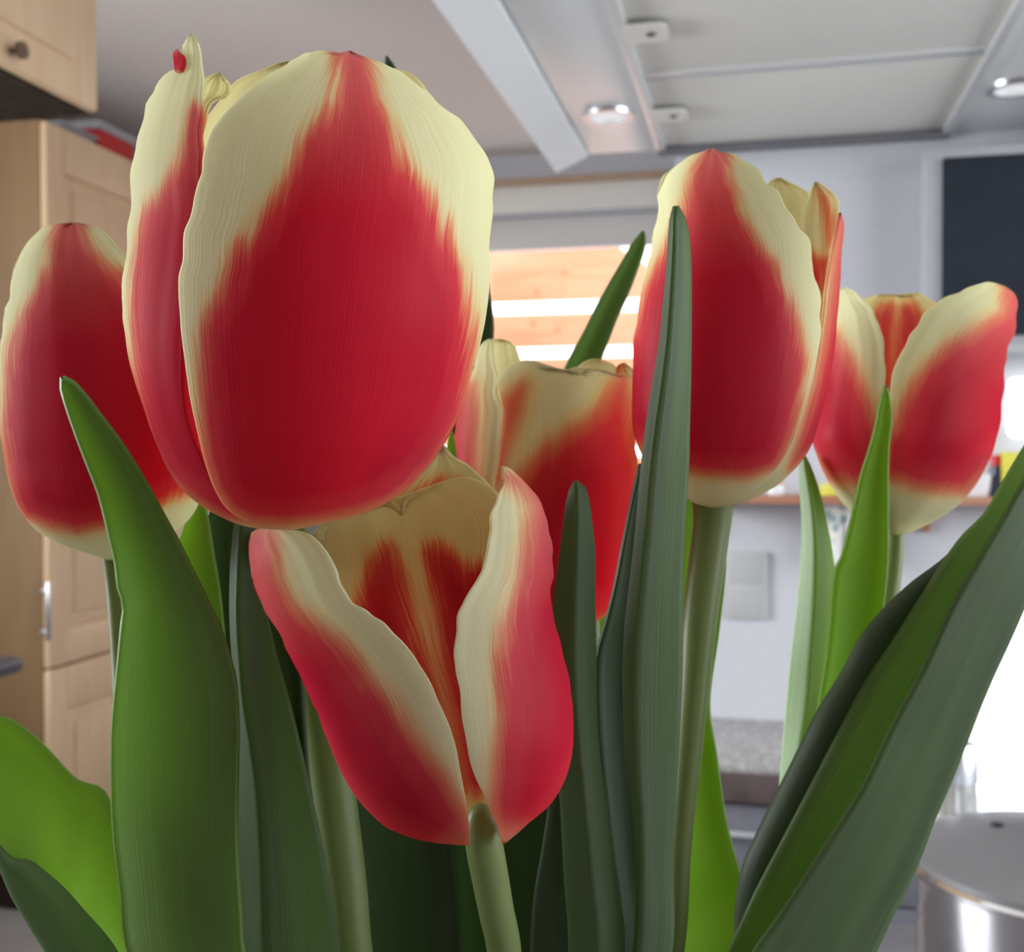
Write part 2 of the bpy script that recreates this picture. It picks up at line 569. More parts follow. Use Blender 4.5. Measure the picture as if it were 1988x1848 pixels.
# partition on the right with a low window, and the wall that runs back from its free end
wall_x('wall_return', px0, T, YP + T, YF, [], M['wall'])
lw0 = float(hY(1868, 1400, YP)[0]); lw1 = lw0 + 0.62
lz1 = float(hY(1900, 1120, YP)[2]); lz0 = float(hY(1900, 1640, YP)[2])
wall_y('wall_partition', YP, T, px0, XR, [(lw0, lw1, lz0, lz1)], M['wall'])


def window_y(name, x0, x1, z0, z1, y, rail, depth=0.05, mull=True):
    w = empty(name, ((x0 + x1) / 2, y, z0))
    tag(w, kind='structure')
    box('window_frame', x0, x1, y, y + depth, z1 - rail, z1, M['frame'], w, 0.004)
    box('window_frame', x0, x1, y, y + depth, z0, z0 + rail, M['frame'], w, 0.004)
    box('window_frame', x0, x0 + rail, y, y + depth, z0 + rail, z1 - rail, M['frame'], w, 0.004)
    box('window_frame', x1 - rail, x1, y, y + depth, z0 + rail, z1 - rail, M['frame'], w, 0.004)
    box('window_pane', x0 + rail, x1 - rail, y + depth * 0.4, y + depth * 0.4 + 0.004, z0 + rail, z1 - rail, M['glass'], w)
    return w


zr = float(hY(1000, 486, YF + 0.06)[2])
w1 = window_y('window_1', wx0, wx1, wz0, wz1, YF + 0.05, max(0.03, wz1 - zr))
window_y('window_2', lw0, lw1, lz0, lz1, YP + 0.05, 0.016, 0.04)
# casing and wooden rail above the far window
ca0 = float(hY(1000, 413, YF - 0.02)[2]); ca1 = float(hY(1000, 360, YF - 0.02)[2])
tag(box('trim_1', wx0 - 0.12, wx1 + 0.05, YF - 0.025, YF + 0.0, ca0, ca1, M['white'], None, 0.003), kind='structure')
rz0 = float(hY(1000, 359, YF - 0.05)[2]); rz1 = float(hY(1000, 347, YF - 0.05)[2])
tag(box('trim_2', wx0 - 0.2, wx1 + 0.05, YF - 0.055, YF + 0.0, rz0, rz1, M['strip'], None, 0.003), kind='structure')

# pine board fence outside the far window, every board on its own
YO = YF + 1.1
fence = empty('board_fence', (0.0, YO, 0.0))
tag(fence, 'pale orange pine board fence outside the window, white gaps between its boards', 'fence')
rows = [(492, 583), (608, 673), (695, 770), (790, 866), (886, 960), (980, 1056), (1076, 1160)]
fx0 = float(hY(380, 600, YO)[0]); fx1 = float(hY(1560, 600, YO)[0])
fcut = float(hY(1195, 480, YO)[0]); fcut2 = float(hY(1262, 522, YO)[0])
for k, (a, b) in enumerate(rows):
    z1 = float(hY(1080, a, YO)[2]); z0 = float(hY(1080, b, YO)[2])
    if k == 0:
        z1 += 0.03
        zc = float(hY(1240, 520, YO)[2])
        bm = bmesh.new()
        prof = [(fx0, z0), (fx1, z0), (fx1, zc), (fcut2, zc), (fcut, z1), (fx0, z1)]
        v0 = [bm.verts.new((x, YO, z)) for x, z in prof]; v1 = [bm.verts.new((x, YO + 0.03, z)) for x, z in prof]
        bm.faces.new(v0); bm.faces.new(v1[::-1])
        for i in range(6):
            j = (i + 1) % 6
            bm.faces.new((v0[j], v0[i], v1[i], v1[j]))
        bmesh.ops.recalc_face_normals(bm, faces=bm.faces)
        bd = bm_obj('board', bm, M['board'], fence)
    else:
        bd = box('board', fx0, fx1, YO, YO + 0.03, z0, z1, M['board'], fence, 0.004)
for px, py in ((1097, 530), (1042, 568), (1035, 628), (1082, 640), (1150, 655)):
    p = hY(px, py, YO)
    bm = bmesh.new()
    bmesh.ops.create_circle(bm, cap_ends=True, segments=14, radius=0.014)
    bmesh.ops.rotate(bm, verts=bm.verts, matrix=Matrix.Rotation(math.pi / 2, 3, 'X'))
    r = bmesh.ops.extrude_face_region(bm, geom=list(bm.faces))
    bmesh.ops.translate(bm, verts=[v for v in r['geom'] if isinstance(v, bmesh.types.BMVert)], vec=(0, 0.01, 0))
    bmesh.ops.recalc_face_normals(bm, faces=bm.faces)
    bmesh.ops.translate(bm, verts=bm.verts, vec=Vector((p[0], YO - 0.002, p[2])))
    bm_obj('knot', bm, M['knot'], fence)
for x in (fx0 + 0.05, fx1 - 0.15):
    box('post', x, x + 0.09, YO + 0.03, YO + 0.12, 0, float(hY(1080, 480, YO)[2]), M['board'], fence, 0.004)
tag(boxes('ground_outside', [(-6, 6, YF + T, YO + 6, -0.1, -0.01)], plain('snow', (0.8, 0.82, 0.86), 0.8)), kind='structure')

# ------------------------------------------------------------------ tall cabinets on the left
XC = -2.0


def door_panel(root, x, y0, y1, z0, z1, handle=None, mat=None):
    """door on a +X facing plane: frame of stiles and rails round a raised panel"""
    mat = mat or M['cab']
    d = empty('door', (x, y0, z0)); d.parent = root
    d.location = Vector((x, y0, z0)) - Vector(root.location)
    org = Vector((x, y0, z0))
    st = 0.085

    def piece(name, a0, a1, b0, b1, c0, c1, m, bev=0.004):
        bm = bmesh.new()
        add_box(bm, a0, a1, b0, b1, c0, c1)
        bmesh.ops.bevel(bm, geom=list(bm.edges), offset=bev, segments=2, affect='EDGES', profile=0.5)
        bmesh.ops.translate(bm, verts=bm.verts, vec=-org)
        me = bpy.data.meshes.new(name); bm.to_mesh(me); bm.free()
        for p in me.polygons: p.use_smooth = True
        o = link(name, me, m, d)
        me.set_sharp_from_angle(angle=math.radians(35))
        return o
    piece('stile', x, x + 0.022, y0, y0 + st, z0, z1, mat)
    piece('stile', x, x + 0.022, y1 - st, y1, z0, z1, mat)
    piece('rail', x, x + 0.022, y0 + st, y1 - st, z1 - st * 1.5, z1, mat)
    piece('rail', x, x + 0.022, y0 + st, y1 - st, z0, z0 + st * 1.2, mat)
    piece('raised_panel', x, x + 0.012, y0 + st, y1 - st, z0 + st * 1.2, z1 - st * 1.5, mat)
    piece('raised_panel', x + 0.006, x + 0.020, y0 + st + 0.04, y1 - st - 0.04, z0 + st * 1.2 + 0.04, z1 - st * 1.5 - 0.04, mat, 0.008)
    if handle:
        hy, hz0, hz1 = handle
        piece('handle', x + 0.040, x + 0.052, hy - 0.007, hy + 0.007, hz0, hz1, M['steel'], 0.004)
        piece('handle_foot', x + 0.020, x + 0.045, hy - 0.005, hy + 0.005, hz0 + 0.02, hz0 + 0.03, M['steel'], 0.002)
        piece('handle_foot', x + 0.020, x + 0.045, hy - 0.005, hy + 0.005, hz1 - 0.03, hz1 - 0.02, M['steel'], 0.002)
    return d


p_top = hX(85, 236, XC)
YC0 = float(hX(76, 400, XC)[1]); YC1 = YC0 + 0.56
ZC = float(p_top[2])
zsp = float(hX(110, 1292, XC)[2])
hz0 = float(hX(95, 1245, XC + 0.05)[2]); hz1 = float(hX(95, 1130, XC + 0.05)[2]); hy = float(hX(96, 1180, XC + 0.05)[1])
for i, (a, b) in enumerate([(YC0, YC1), (YC1 + 0.004, YC1 + 0.56)]):
    c = empty('tall_cabinet', (XC - 0.3, (a + b) / 2, 0))
    tag(c, 'tall beech cabinet with its shaded side panel showing and a white bar handle' if i == 0 else
        'tall beech cabinet standing further along, behind the one with the visible side panel', 'cabinet',
        'tall beech cabinets along the side wall')
    box('cabinet_body', XL + 0.02, XC, a, b, 0.1, ZC, M['cab_shade'], c, 0.002)
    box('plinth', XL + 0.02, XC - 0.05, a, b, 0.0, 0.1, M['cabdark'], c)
    door_panel(c, XC, a + 0.004, b - 0.004, zsp + 0.004, ZC - 0.004, (hy if i == 0 else b - 0.05, hz0, hz1))
    door_panel(c, XC, a + 0.004, b - 0.004, 0.11, zsp - 0.004)

# things on top of the tall cabinet
pr = hX(228, 280, XC - 0.03)
rb = empty('red_storage_box', (XC - 0.12, pr[1], ZC))
tag(rb, 'red plastic box lying on top of the tall cabinet', 'box')
ya = float(hX(192, 262, XC - 0.02)[1]); yb = float(hX(262, 262, XC - 0.02)[1])
box('box_body', XC - 0.24, XC - 0.02, ya, yb, ZC, ZC + 0.075, M['red'], rb, 0.012)
box('box_lid', XC - 0.245, XC - 0.015, ya - 0.005, yb + 0.005, ZC + 0.070, ZC + 0.098, M['grey'], rb, 0.006)
gb = empty('grey_tray', (XC - 0.12, ya - 0.15, ZC))
tag(gb, 'flat grey tray beside the red box on the tall cabinet', 'tray')
yg0 = float(hX(118, 245, XC - 0.02)[1])
box('tray_body', XC - 0.26, XC - 0.02, yg0, ya - 0.015, ZC, ZC + 0.030, M['plate2'], gb, 0.010)
box('tray_rim', XC - 0.27, XC - 0.01, yg0 - 0.006, ya - 0.010, ZC + 0.028, ZC + 0.036, M['grey'], gb, 0.003)

# hanging cabinet near the top-left corner
XH = -1.2
pa = hX(0, 127, XH); pb = hX(192, 216, XH)
ZH = float((pa[2] + pb[2]) / 2); YH = float(pb[1])
hc = empty('hanging_cabinet', (XH - 0.25, YH - 0.5, ZH))
tag(hc, 'beech wall cabinet hanging from the ceiling with a dark shaded underside', 'cabinet')
box('cabinet_body', XH - 0.5, XH - 0.02, YH - 1.1, YH, ZH + 0.016, TOP, M['cab_shade'], hc, 0.002)
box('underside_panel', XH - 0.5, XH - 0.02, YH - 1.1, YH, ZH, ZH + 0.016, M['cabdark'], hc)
for k in range(2):
    y1 = YH - 0.004 - 0.55 * k; y0 = y1 - 0.54
    dr = empty('door', (0, 0, 0)); dr.parent = hc
    o = box('door_slab', XH - 0.02, XH, y0, y1, ZH + 0.002, TOP - 0.01, M['cab'], hc, 0.004)
    o.parent = dr; dr.location = (0, 0, 0)
    o = box('door_panel', XH - 0.004, XH + 0.006, y0 + 0.07, y1 - 0.07, ZH + 0.07, TOP - 0.08, M['cab'], hc, 0.006)
    o.parent = dr
pk = hX(38, 98, XH + 0.02)
kb = lathe('knob', [(0, 0), (0.006, 0), (0.006, 0.012), (0.014, 0.016), (0.014, 0.024), (0, 0.027)], 0, 0, M['knob'], None, 20)
kb.data.transform(Matrix.Translation(Vector((XH + 0.004, pk[1], pk[2])) - Vector(hc.location)) @ Matrix.Rotation(math.pi / 2, 4, 'Y'))
kb.parent = hc

# peninsula with dark worktop at the left edge
ZP = 0.905
pc = hZ(52, 1272, ZP)
xe, ye = float(pc[0]), float(pc[1])
pn = empty('peninsula_unit', (xe - 0.4, ye - 0.3, 0))
tag(pn, 'low kitchen unit under the dark rounded worktop end', 'cabinet')
box('cabinet_body', xe - 0.95, xe - 0.06, ye - 0.9, ye - 0.05, 0.1, ZP - 0.035, M['cab_shade'], pn, 0.003)
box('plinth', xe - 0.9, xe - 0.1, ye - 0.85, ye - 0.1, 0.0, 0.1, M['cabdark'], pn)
box('end_panel', xe - 0.06, xe - 0.04, ye - 0.9, ye - 0.05, 0.1, ZP - 0.035, M['cab'], pn, 0.003)
pt = tag(box('dark_worktop', xe - 1.0, xe, ye - 0.95, ye, ZP - 0.034, ZP, M['dark_top'], None, 0.016, 4),
         'dark worktop with rounded edge in front of the tall cabinets', 'worktop')

# ------------------------------------------------------------------ range hood over the far counter
ZI = 1.85
hy1 = YP - 0.005
hy0 = 1.12
def hx_at(px, py, z): return float(hZ(px, py, z)[0])
XI0 = float(hY(1145, 300, hy1)[0]); XI1 = float(hY(1283, 290, hy1)[0]); XI2 = float(hY(1836, 262, hy1)[0])
XO0 = float(hY(1080, 335, hy1)[0]); XI3 = XI2 + (XI1 - XI0); XO1 = XI3 + (XI0 - XO0)
ZI = float(hY(1290, 291, hy1)[2]); ZO = float(hY(1080, 336, hy1)[2])
hd = empty('range_hood', ((XO0 + XO1) / 2, hy1, ZO))
tag(hd, 'wide steel range hood with filter panels and round lamps, seen from below', 'range hood')
# sloping outer rims and shell
def prism_y(name, prof, y0, y1, mat, parent, bevel=0.0):
    bm = bmesh.new()
    a = [bm.verts.new((x, y0, z)) for x, z in prof]; b = [bm.verts.new((x, y1, z)) for x, z in prof]
    n = len(prof)
    bm.faces.new(a); bm.faces.new(b[::-1])
    for i in range(n):
        j = (i + 1) % n
        bm.faces.new((a[j], a[i], b[i], b[j]))
    bmesh.ops.recalc_face_normals(bm, faces=bm.faces)
    if bevel: bmesh.ops.bevel(bm, geom=list(bm.edges), offset=bevel, segments=2, affect='EDGES', profile=0.5)
    return bm_obj(name, bm, mat, parent)
prism_y('hood_rim', [(XO0, ZO), (XI0 - 0.003, ZI - 0.004), (XI0 - 0.003, ZI + 0.03), (XO0, ZI + 0.03)], hy0, hy1, M['hood'], hd, 0.0015)
prism_y('hood_rim', [(XO1, ZO), (XI3 + 0.003, ZI - 0.004), (XI3 + 0.003, ZI + 0.03), (XO1, ZI + 0.03)], hy0, hy1, M['hood'], hd, 0.0015)
box('lamp_panel', XI0, XI1 - 0.004, hy0, hy1, ZI, ZI + 0.02, M['hood'], hd, 0.0015)
box('lamp_panel', XI2 + 0.004, XI3, hy0, hy1, ZI, ZI + 0.02, M['hood'], hd, 0.0015)
box('hood_shell', XO0, XO1, hy0, hy1, ZI + 0.03, ZI + 0.12, M['hood'], hd, 0.003)
box('chimney', XO0 + 0.27, XO1 - 0.27, hy1 - 0.35, hy1, ZI + 0.12, TOP - 0.002, M['hood'], hd, 0.003)
box('front_rim', XO0, XO1, hy0 - 0.03, hy0, ZO, ZI + 0.12, M['hood'], hd, 0.003)
box('back_shadow_rim', XI1 - 0.004, XI2 + 0.004, hy1 - 0.012, hy1, ZI - 0.012, ZI + 0.02, M['hoodshadow'], hd, 0.001)  # rim coloured dark as the shadow line where hood meets wall
for x in (XI1, XI2):
    box('trim_strip', x - 0.006, x + 0.009, hy0, hy1 - 0.012, ZI - 0.006, ZI + 0.02, M['hoodtrim'], hd, 0.002)
ys = float(hZ(1400, 140, ZI)[1])
for k, (a, b) in enumerate([(hy0 + 0.01, ys - 0.012), (ys + 0.012, hy1 - 0.013)]):
    fl = empty('filter_panel', (0, 0, 0)); fl.parent = hd; fl.location = (0, 0, 0)
    o = box('filter_mesh', XI1 + 0.009, XI2 - 0.006, a, b, ZI + 0.003, ZI + 0.016, M['mesh'], hd, 0.001); o.parent = fl
    o = box('filter_edge', XI1 + 0.009, XI2 - 0.006, b - 0.003 if k == 0 else a, b + 0.010 if k == 0 else a + 0.003, ZI - 0.001, ZI + 0.014, M['hoodtrim'], hd, 0.001); o.parent = fl
    tp = (1262, 62) if k == 0 else (1308, 222)
    pt_ = hZ(tp[0], tp[1], ZI - 0.004)
    yc = float(pt_[1]); x0 = XI1 + 0.002
    x1 = float(hZ(1298 if k == 0 else 1335, tp[1], ZI - 0.004)[0])
    hw = 0.030
    bm = bmesh.new()
    pr_ = [(x0, yc - hw), (x1 - 0.016, yc - hw)] + [(x1 - 0.016 + 0.016 * math.cos(t), yc + (hw - 0.016) * (1 if t > 0 else -1) + 0.016 * math.sin(t)) for t in np.linspace(-math.pi / 2, math.pi / 2, 10)] + [(x1 - 0.016, yc + hw), (x0, yc + hw)]
    va = [bm.verts.new((x, y, ZI - 0.0035)) for x, y in pr_]
    bm.faces.new(va)
    r = bmesh.ops.extrude_face_region(bm, geom=list(bm.faces))
    bmesh.ops.translate(bm, verts=[v for v in r['geom'] if isinstance(v, bmesh.types.BMVert)], vec=(0, 0, -0.0035))
    bmesh.ops.remove_doubles(bm, verts=bm.verts, dist=1e-5)
    bmesh.ops.recalc_face_normals(bm, faces=bm.faces)
    o = bm_obj('pull_tab', bm, M['white'], hd); o.parent = fl
    o = lathe('tab_hole', [(0, ZI - 0.0085), (0.006, ZI - 0.0085), (0.006, ZI - 0.005), (0, ZI - 0.005)], x1 - 0.022, yc, M['black'], hd, 20); o.parent = fl
for s, (lx, ly) in enumerate((hZ(1182, 222, ZI)[:2], (XI2 + (XI1 - float(hZ(1182, 222, ZI)[0])), hZ(1182, 222, ZI)[1]))):
    lm = empty('lamp', (0, 0, 0)); lm.parent = hd; lm.location = (0, 0, 0)
    o = lathe('lamp_ring', [(0.030, ZI + 0.001), (0.030, ZI - 0.006), (0.041, ZI - 0.006), (0.043, ZI + 0.001)], float(lx), float(ly), M['steel'], hd, 40); o.parent = lm
    o = lathe('lamp_lens', [(0.030, ZI - 0.001), (0.0, ZI - 0.003)], float(lx), float(ly), M['lens'], hd, 40); o.parent = lm

# ------------------------------------------------------------------ things on the partition wall
# dark glass wall cabinet
gx0 = float(hY(1796, 450, YP - 0.08)[0]); dx0 = float(hY(1830, 450, YP - 0.09)[0])
gz0 = float(hY(1960, 684, YP - 0.08)[2]); dz0 = float(hY(1960, 650, YP - 0.09)[2]); dz1 = float(hY(1860, 304, YP - 0.09)[2])
gc = empty('glass_wall_cabinet', (gx0 + 0.3, YP, gz0))
tag(gc, 'grey wall cabinet with a dark glass front beside the hood', 'cabinet')
box('cabinet_body', gx0, gx0 + 0.62, YP - 0.080, YP - 0.001, gz0, ZO - 0.015, M['grey'], gc, 0.003)
box('glass_door', dx0, gx0 + 0.60, YP - 0.090, YP - 0.080, dz0, min(dz1, ZO - 0.02), M['dglass'], gc, 0.003)
box('bottom_edge', gx0, gx0 + 0.62, YP - 0.095, YP - 0.080, gz0, gz0 + 0.012, M['plate2'], gc, 0.002)
# small bright white panel, given emission
lp0 = hY(1958, 848, YP - 0.03); lp1 = hY(2040, 732, YP - 0.03)
wl = empty('bright_wall_panel', ((lp0[0] + lp1[0]) / 2, YP, lp0[2]))
tag(wl, 'small bright white panel with rounded corners on the wall', 'lamp')
box('bright_panel_face', lp0[0], lp1[0], YP - 0.032, YP - 0.010, lp0[2], lp1[2], M['lamp'], wl, 0.010, 4)
box('bright_panel_base', lp0[0] + 0.01, lp1[0] - 0.01, YP - 0.012, YP, lp0[2] + 0.01, lp1[2] - 0.01, M['white'], wl, 0.002)
# shelf
sz1 = float(hY(1500, 962, YP - 0.10)[2]); sz0 = float(hY(1500, 978, YP - 0.10)[2])
sx1 = float(hY(2050, 970, YP - 0.10)[0])
sh = empty('wall_shelf', ((px0 + sx1) / 2, YP, sz0))
tag(sh, 'thin reddish brown wooden shelf on the white wall', 'shelf')
box('shelf_board', px0 + 0.05, sx1, YP - 0.105, YP, sz0, sz1, M['shelf'], sh, 0.002)
for x in (float(hY(1378, 985, YP)[0]), float(hY(1790, 985, YP)[0])):
    box('bracket', x, x + 0.012, YP - 0.08, YP, sz0 - 0.012, sz0, M['shelf'], sh, 0.001)
    box('bracket', x, x + 0.012, YP - 0.012, YP, sz0 - 0.05, sz0, M['shelf'], sh, 0.001)

def sx(px, py=940): return float(hY(px, py, YP - 0.06)[0])
YS = YP - 0.06
def jar_on_shelf(name, px, r, h, label, cat, mbody, mlid, lid_h=0.012):
    x = sx(px)
    e = empty(name, (x, YS, sz1))
    tag(e, label, cat, None)
    lathe('jar_body', [(0, sz1), (r * 0.92, sz1), (r, sz1 + 0.004), (r, sz1 + h * 0.75), (r * 0.8, sz1 + h), (r * 0.72, sz1 + h), (0, sz1 + h)], x, YS, mbody, e, 28)
    lathe('jar_lid', [(0, sz1 + h), (r * 0.85, sz1 + h), (r * 0.85, sz1 + h + lid_h), (r * 0.78, sz1 + h + lid_h + 0.002), (0, sz1 + h + lid_h + 0.002)], x, YS, mlid, e, 28)
jar_on_shelf('spice_jar', 1506, 0.014, 0.018, 'small pale spice jar with an orange lid on the shelf', 'jar', M['ceram'], M['orange'], 0.008)
jar_on_shelf('yellow_jar', 1614, 0.022, 0.012, 'low yellow topped jar on the shelf', 'jar', M['yellow'], M['yellow'], 0.006)
cx = sx(1898); cu = empty('white_cup', (cx, YS, sz1)); tag(cu, 'white ceramic cup at the end of the shelf', 'cup')
lathe('cup_body', [(0, sz1), (0.015, sz1), (0.019, sz1 + 0.01), (0.022, sz1 + 0.036), (0.020, sz1 + 0.036), (0.016, sz1 + 0.008), (0, sz1 + 0.006)], cx, YS, M['ceram'], cu, 32)
bm_pts = [(cx + 0.020, YS - 0.0, sz1 + 0.028), (cx + 0.030, YS, sz1 + 0.026), (cx + 0.031, YS, sz1 + 0.014), (cx + 0.019, YS, sz1 + 0.010)]
tube('cup_handle', bm_pts, 0.0025, M['ceram'], cu, 10)
jar_on_shelf('dark_bottle', 1934, 0.011, 0.050, 'dark blue bottle with a red cap on the shelf', 'bottle', M['navy'], M['red'], 0.016)
yx = sx(1962); yb_ = empty('yellow_box', (yx, YS, sz1)); tag(yb_, 'yellow cardboard box at the shelf end by the dark bottle', 'box')
box('box_body', yx - 0.016, yx + 0.03, YS - 0.02, YS + 0.02, sz1, sz1 + 0.070, M['yellow'], yb_, 0.002)
box('box_flap', yx - 0.015, yx + 0.029, YS - 0.019, YS + 0.019, sz1 + 0.070, sz1 + 0.073, M['yellow'], yb_, 0.001)

# hanging patterned cloth under the shelf
def cloth_mat():
    m, nt, bs = nodes_of('patterned_cloth')
    tc = N(nt, 'ShaderNodeTexCoord')
    v = N(nt, 'ShaderNodeTexVoronoi', i_Scale=45.0)
    nt.links.new(tc.outputs['Object'], v.inputs['Vector'])
    r = ramp(nt, [(0.0, (0.16, 0.26, 0.28)), (0.3, (0.35, 0.45, 0.46)), (0.42, (0.76, 0.76, 0.72)), (1, (0.80, 0.80, 0.78))], 'LINEAR')
    nt.links.new(v.outputs['Distance'], r.inputs['Fac'])
    nt.links.new(r.outputs['Color'], bs.inputs['Base Color'])
    bs.inputs['Roughness'].default_value = 0.9
    return m
c0 = hY(1598, 985, YP - 0.055); c1 = hY(1672, 1090, YP - 0.055)
ct = empty('dish_cloth', (c0[0], YP - 0.05, c0[2]))
tag(ct, 'white dish cloth with a blue-green pattern hanging below the shelf', 'cloth')
uu, vv = np.meshgrid(np.linspace(0, 1, 24), np.linspace(0, 1, 24))
V = np.stack([c0[0] + (c1[0] - c0[0]) * uu, YP - 0.055 + 0.008 * np.sin(uu * 14) * (0.3 + vv), sz0 - 0.004 + (c1[2] - sz0) * vv], -1)
grid_mesh('cloth_sheet', V, cloth_mat(), ct, None, 0.002)
box('hook', (c0[0] + c1[0]) / 2 - 0.002, (c0[0] + c1[0]) / 2 + 0.002, YP - 0.058, YP - 0.050, sz0 - 0.012, sz0 + 0.001, M['steel'], ct)

# socket plate
s0 = hY(1410, 1200, YP - 0.008); s1 = hY(1490, 1072, YP - 0.008)
so = empty('wall_socket', ((s0[0] + s1[0]) / 2, YP, s0[2]))
tag(so, 'pale grey double socket plate on the white wall', 'socket')
box('socket_plate', s0[0], s1[0], YP - 0.008, YP, s0[2], s1[2], M['plate'], so, 0.002)
hm = (s0[2] + s1[2]) / 2
for za, zb in ((s0[2] + 0.006, hm - 0.003), (hm + 0.003, s1[2] - 0.006)):
    o = box('socket_insert', s0[0] + 0.006, s1[0] - 0.010, YP - 0.0095, YP - 0.007, za, zb, M['plate2'], so, 0.001)

# stone worktop and base units along the partition
pw = hY(1450, 1395, YP)
ZW = float(pw[2]); YW = float(hZ(1450, 1488, ZW)[1])
xw1 = float(hY(1880, 1440, YW)[0])
wt = empty('stone_worktop', ((px0 + xw1) / 2, YP - 0.1, ZW - 0.045))
tag(wt, 'speckled grey stone worktop along the white wall', 'worktop')
box('worktop_slab', px0 - 0.0, xw1, YW, YP - 0.001, ZW - 0.012, ZW, M['stone'], wt, 0.003)
box('front_edge', px0 - 0.0, xw1, YW - 0.004, YW + 0.03, ZW - 0.055, ZW - 0.010, M['edge'], wt, 0.004)
box('slab_core', px0 + 0.005, xw1 - 0.005, YW + 0.03, YP - 0.001, ZW - 0.055, ZW - 0.012, M['edge'], wt)
nb = 2
bw = (xw1 - px0) / nb
for i in range(nb):
    a = px0 + bw * i; b = a + bw - 0.004
    u = empty('base_unit', ((a + b) / 2, YP - 0.15, 0))
    tag(u, 'dark grey drawer unit under the stone worktop, ' + ('at the free end of the wall' if i == 0 else 'next to the low window'), 'cabinet', 'drawer units under the stone worktop')
    box('cabinet_body', a, b, YW + 0.03, YP - 0.001, 0.08, ZW - 0.055, M['base'], u, 0.002)
    zz = ZW - 0.062
    for dh in (0.14, 0.26, 0.28):
        d = box('drawer', a + 0.003, b - 0.003, YW + 0.012, YW + 0.03, zz - dh + 0.004, zz, M['base'], u, 0.002)
        h_ = box('handle', (a + b) / 2 - 0.07, (a + b) / 2 + 0.07, YW - 0.006, YW + 0.002, zz - 0.045, zz - 0.037, M['grey'], u, 0.002)
        h_.parent = d
        zz -= dh

# ------------------------------------------------------------------ island with pot, jar and vase
ZK = 0.85
isl = empty('kitchen_island', (0.2, 0.5, 0))
tag(isl, 'dark topped kitchen island under the flowers and the pot', 'island')
yk = float(hZ(1750, 1790, ZK)[1])
box('island_top', -0.55, 1.1, -0.12, yk, ZK - 0.04, ZK, M['island'], isl, 0.005)
box('island_body', -0.50, 1.05, -0.07, yk - 0.05, 0.0, ZK - 0.04, M['base'], isl, 0.003)

# steel pot with lid
zc_ = 0.80
pcn = P(2062, 1665, zc_)
R_ = 282 * zc_ / F
pot = empty('cooking_pot', (pcn[0], pcn[1], ZK))
tag(pot, 'shiny steel cooking pot with a dull grey lid on the island', 'pot')
zr_ = float(pcn[2])
lathe('pot_body', [(0, ZK), (R_ * 0.9, ZK), (R_ * 0.945, ZK + 0.008), (R_ * 0.945, zr_ - 0.014), (R_ * 0.93, zr_ - 0.014), (R_ * 0.93, zr_ - 0.03)], pcn[0], pcn[1], M['potsteel'], pot, 72)
lathe('pot_rim', [(R_ * 0.94, zr_ - 0.016), (R_, zr_ - 0.013), (R_ * 1.005, zr_ - 0.009), (R_ * 0.98, zr_ - 0.006), (R_ * 0.94, zr_ - 0.006)], pcn[0], pcn[1], M['potsteel'], pot, 72)
ld = lathe('lid', [(R_ * 0.985, zr_ - 0.006), (R_ * 0.985, zr_ - 0.001), (R_ * 0.90, zr_ + 0.004), (R_ * 0.6, zr_ + 0.014), (R_ * 0.25, zr_ + 0.020), (0, zr_ + 0.021)], pcn[0], pcn[1], M['lidgrey'], pot, 72)
k_ = lathe('lid_knob', [(0, zr_ + 0.02), (0.008, zr_ + 0.02), (0.008, zr_ + 0.034), (0.019, zr_ + 0.040), (0.017, zr_ + 0.048), (0, zr_ + 0.05)], pcn[0], pcn[1], M['black'], pot, 32)
k_.parent = ld
vp = P(1935, 1612, 0.74)
v_ = lathe('vent', [(0, zr_ + 0.013), (0.0055, zr_ + 0.012), (0.0045, zr_ + 0.019), (0, zr_ + 0.020)], pcn[0] - R_ * 0.40, pcn[1] + 0.01, M['black'], pot, 20)
v_.parent = ld
for sgn in (-1, 1):
    a0 = math.radians(-62)
    dx, dy = math.cos(a0) * sgn, math.sin(a0) * sgn
    tx, ty = -dy, dx
    bx, by = pcn[0] + dx * R_ * 0.94, pcn[1] + dy * R_ * 0.94
    zz = zr_ - 0.035
    tube('pot_handle', [(bx + tx * 0.035, by + ty * 0.035, zz), (bx + tx * 0.033 + dx * 0.028, by + ty * 0.033 + dy * 0.028, zz),
                        (bx - tx * 0.033 + dx * 0.028, by - ty * 0.033 + dy * 0.028, zz), (bx - tx * 0.035, by - ty * 0.035, zz)], 0.005, M['potsteel'], pot, 12)

# shiny canister behind the pot
zj = 1.03
pj = P(1846, 1500, zj); rj = 50 * zj / F
ztop = float(P(1846, 1436, zj)[2])
cn = empty('storage_canister', (pj[0], pj[1], ZK))
tag(cn, 'shiny grey canister standing behind the cooking pot', 'canister')
if pj[1] > yk - rj:
    pass
lathe('canister_body', [(0, ZK), (rj * 0.95, ZK), (rj, ZK + 0.006), (rj, ztop - 0.05), (rj * 0.96, ztop - 0.046), (rj * 0.96, ztop - 0.036), (0, ztop - 0.036)], pj[0], pj[1], M['jar'], cn, 40)
lathe('canister_lid', [(0, ztop - 0.036), (rj * 1.0, ztop - 0.036), (rj * 1.0, ztop - 0.012), (rj * 0.85, ztop - 0.002), (0, ztop)], pj[0], pj[1], M['steel'], cn, 40)
tube('clip_band', [(pj[0] + rj * 1.0 * math.cos(t), pj[1] + rj * 1.0 * math.sin(t), ztop - 0.075 + 0.01 * math.sin(t * 2)) for t in np.linspace(0, 2 * math.pi, 40)], 0.0025, M['steel'], cn, 10)

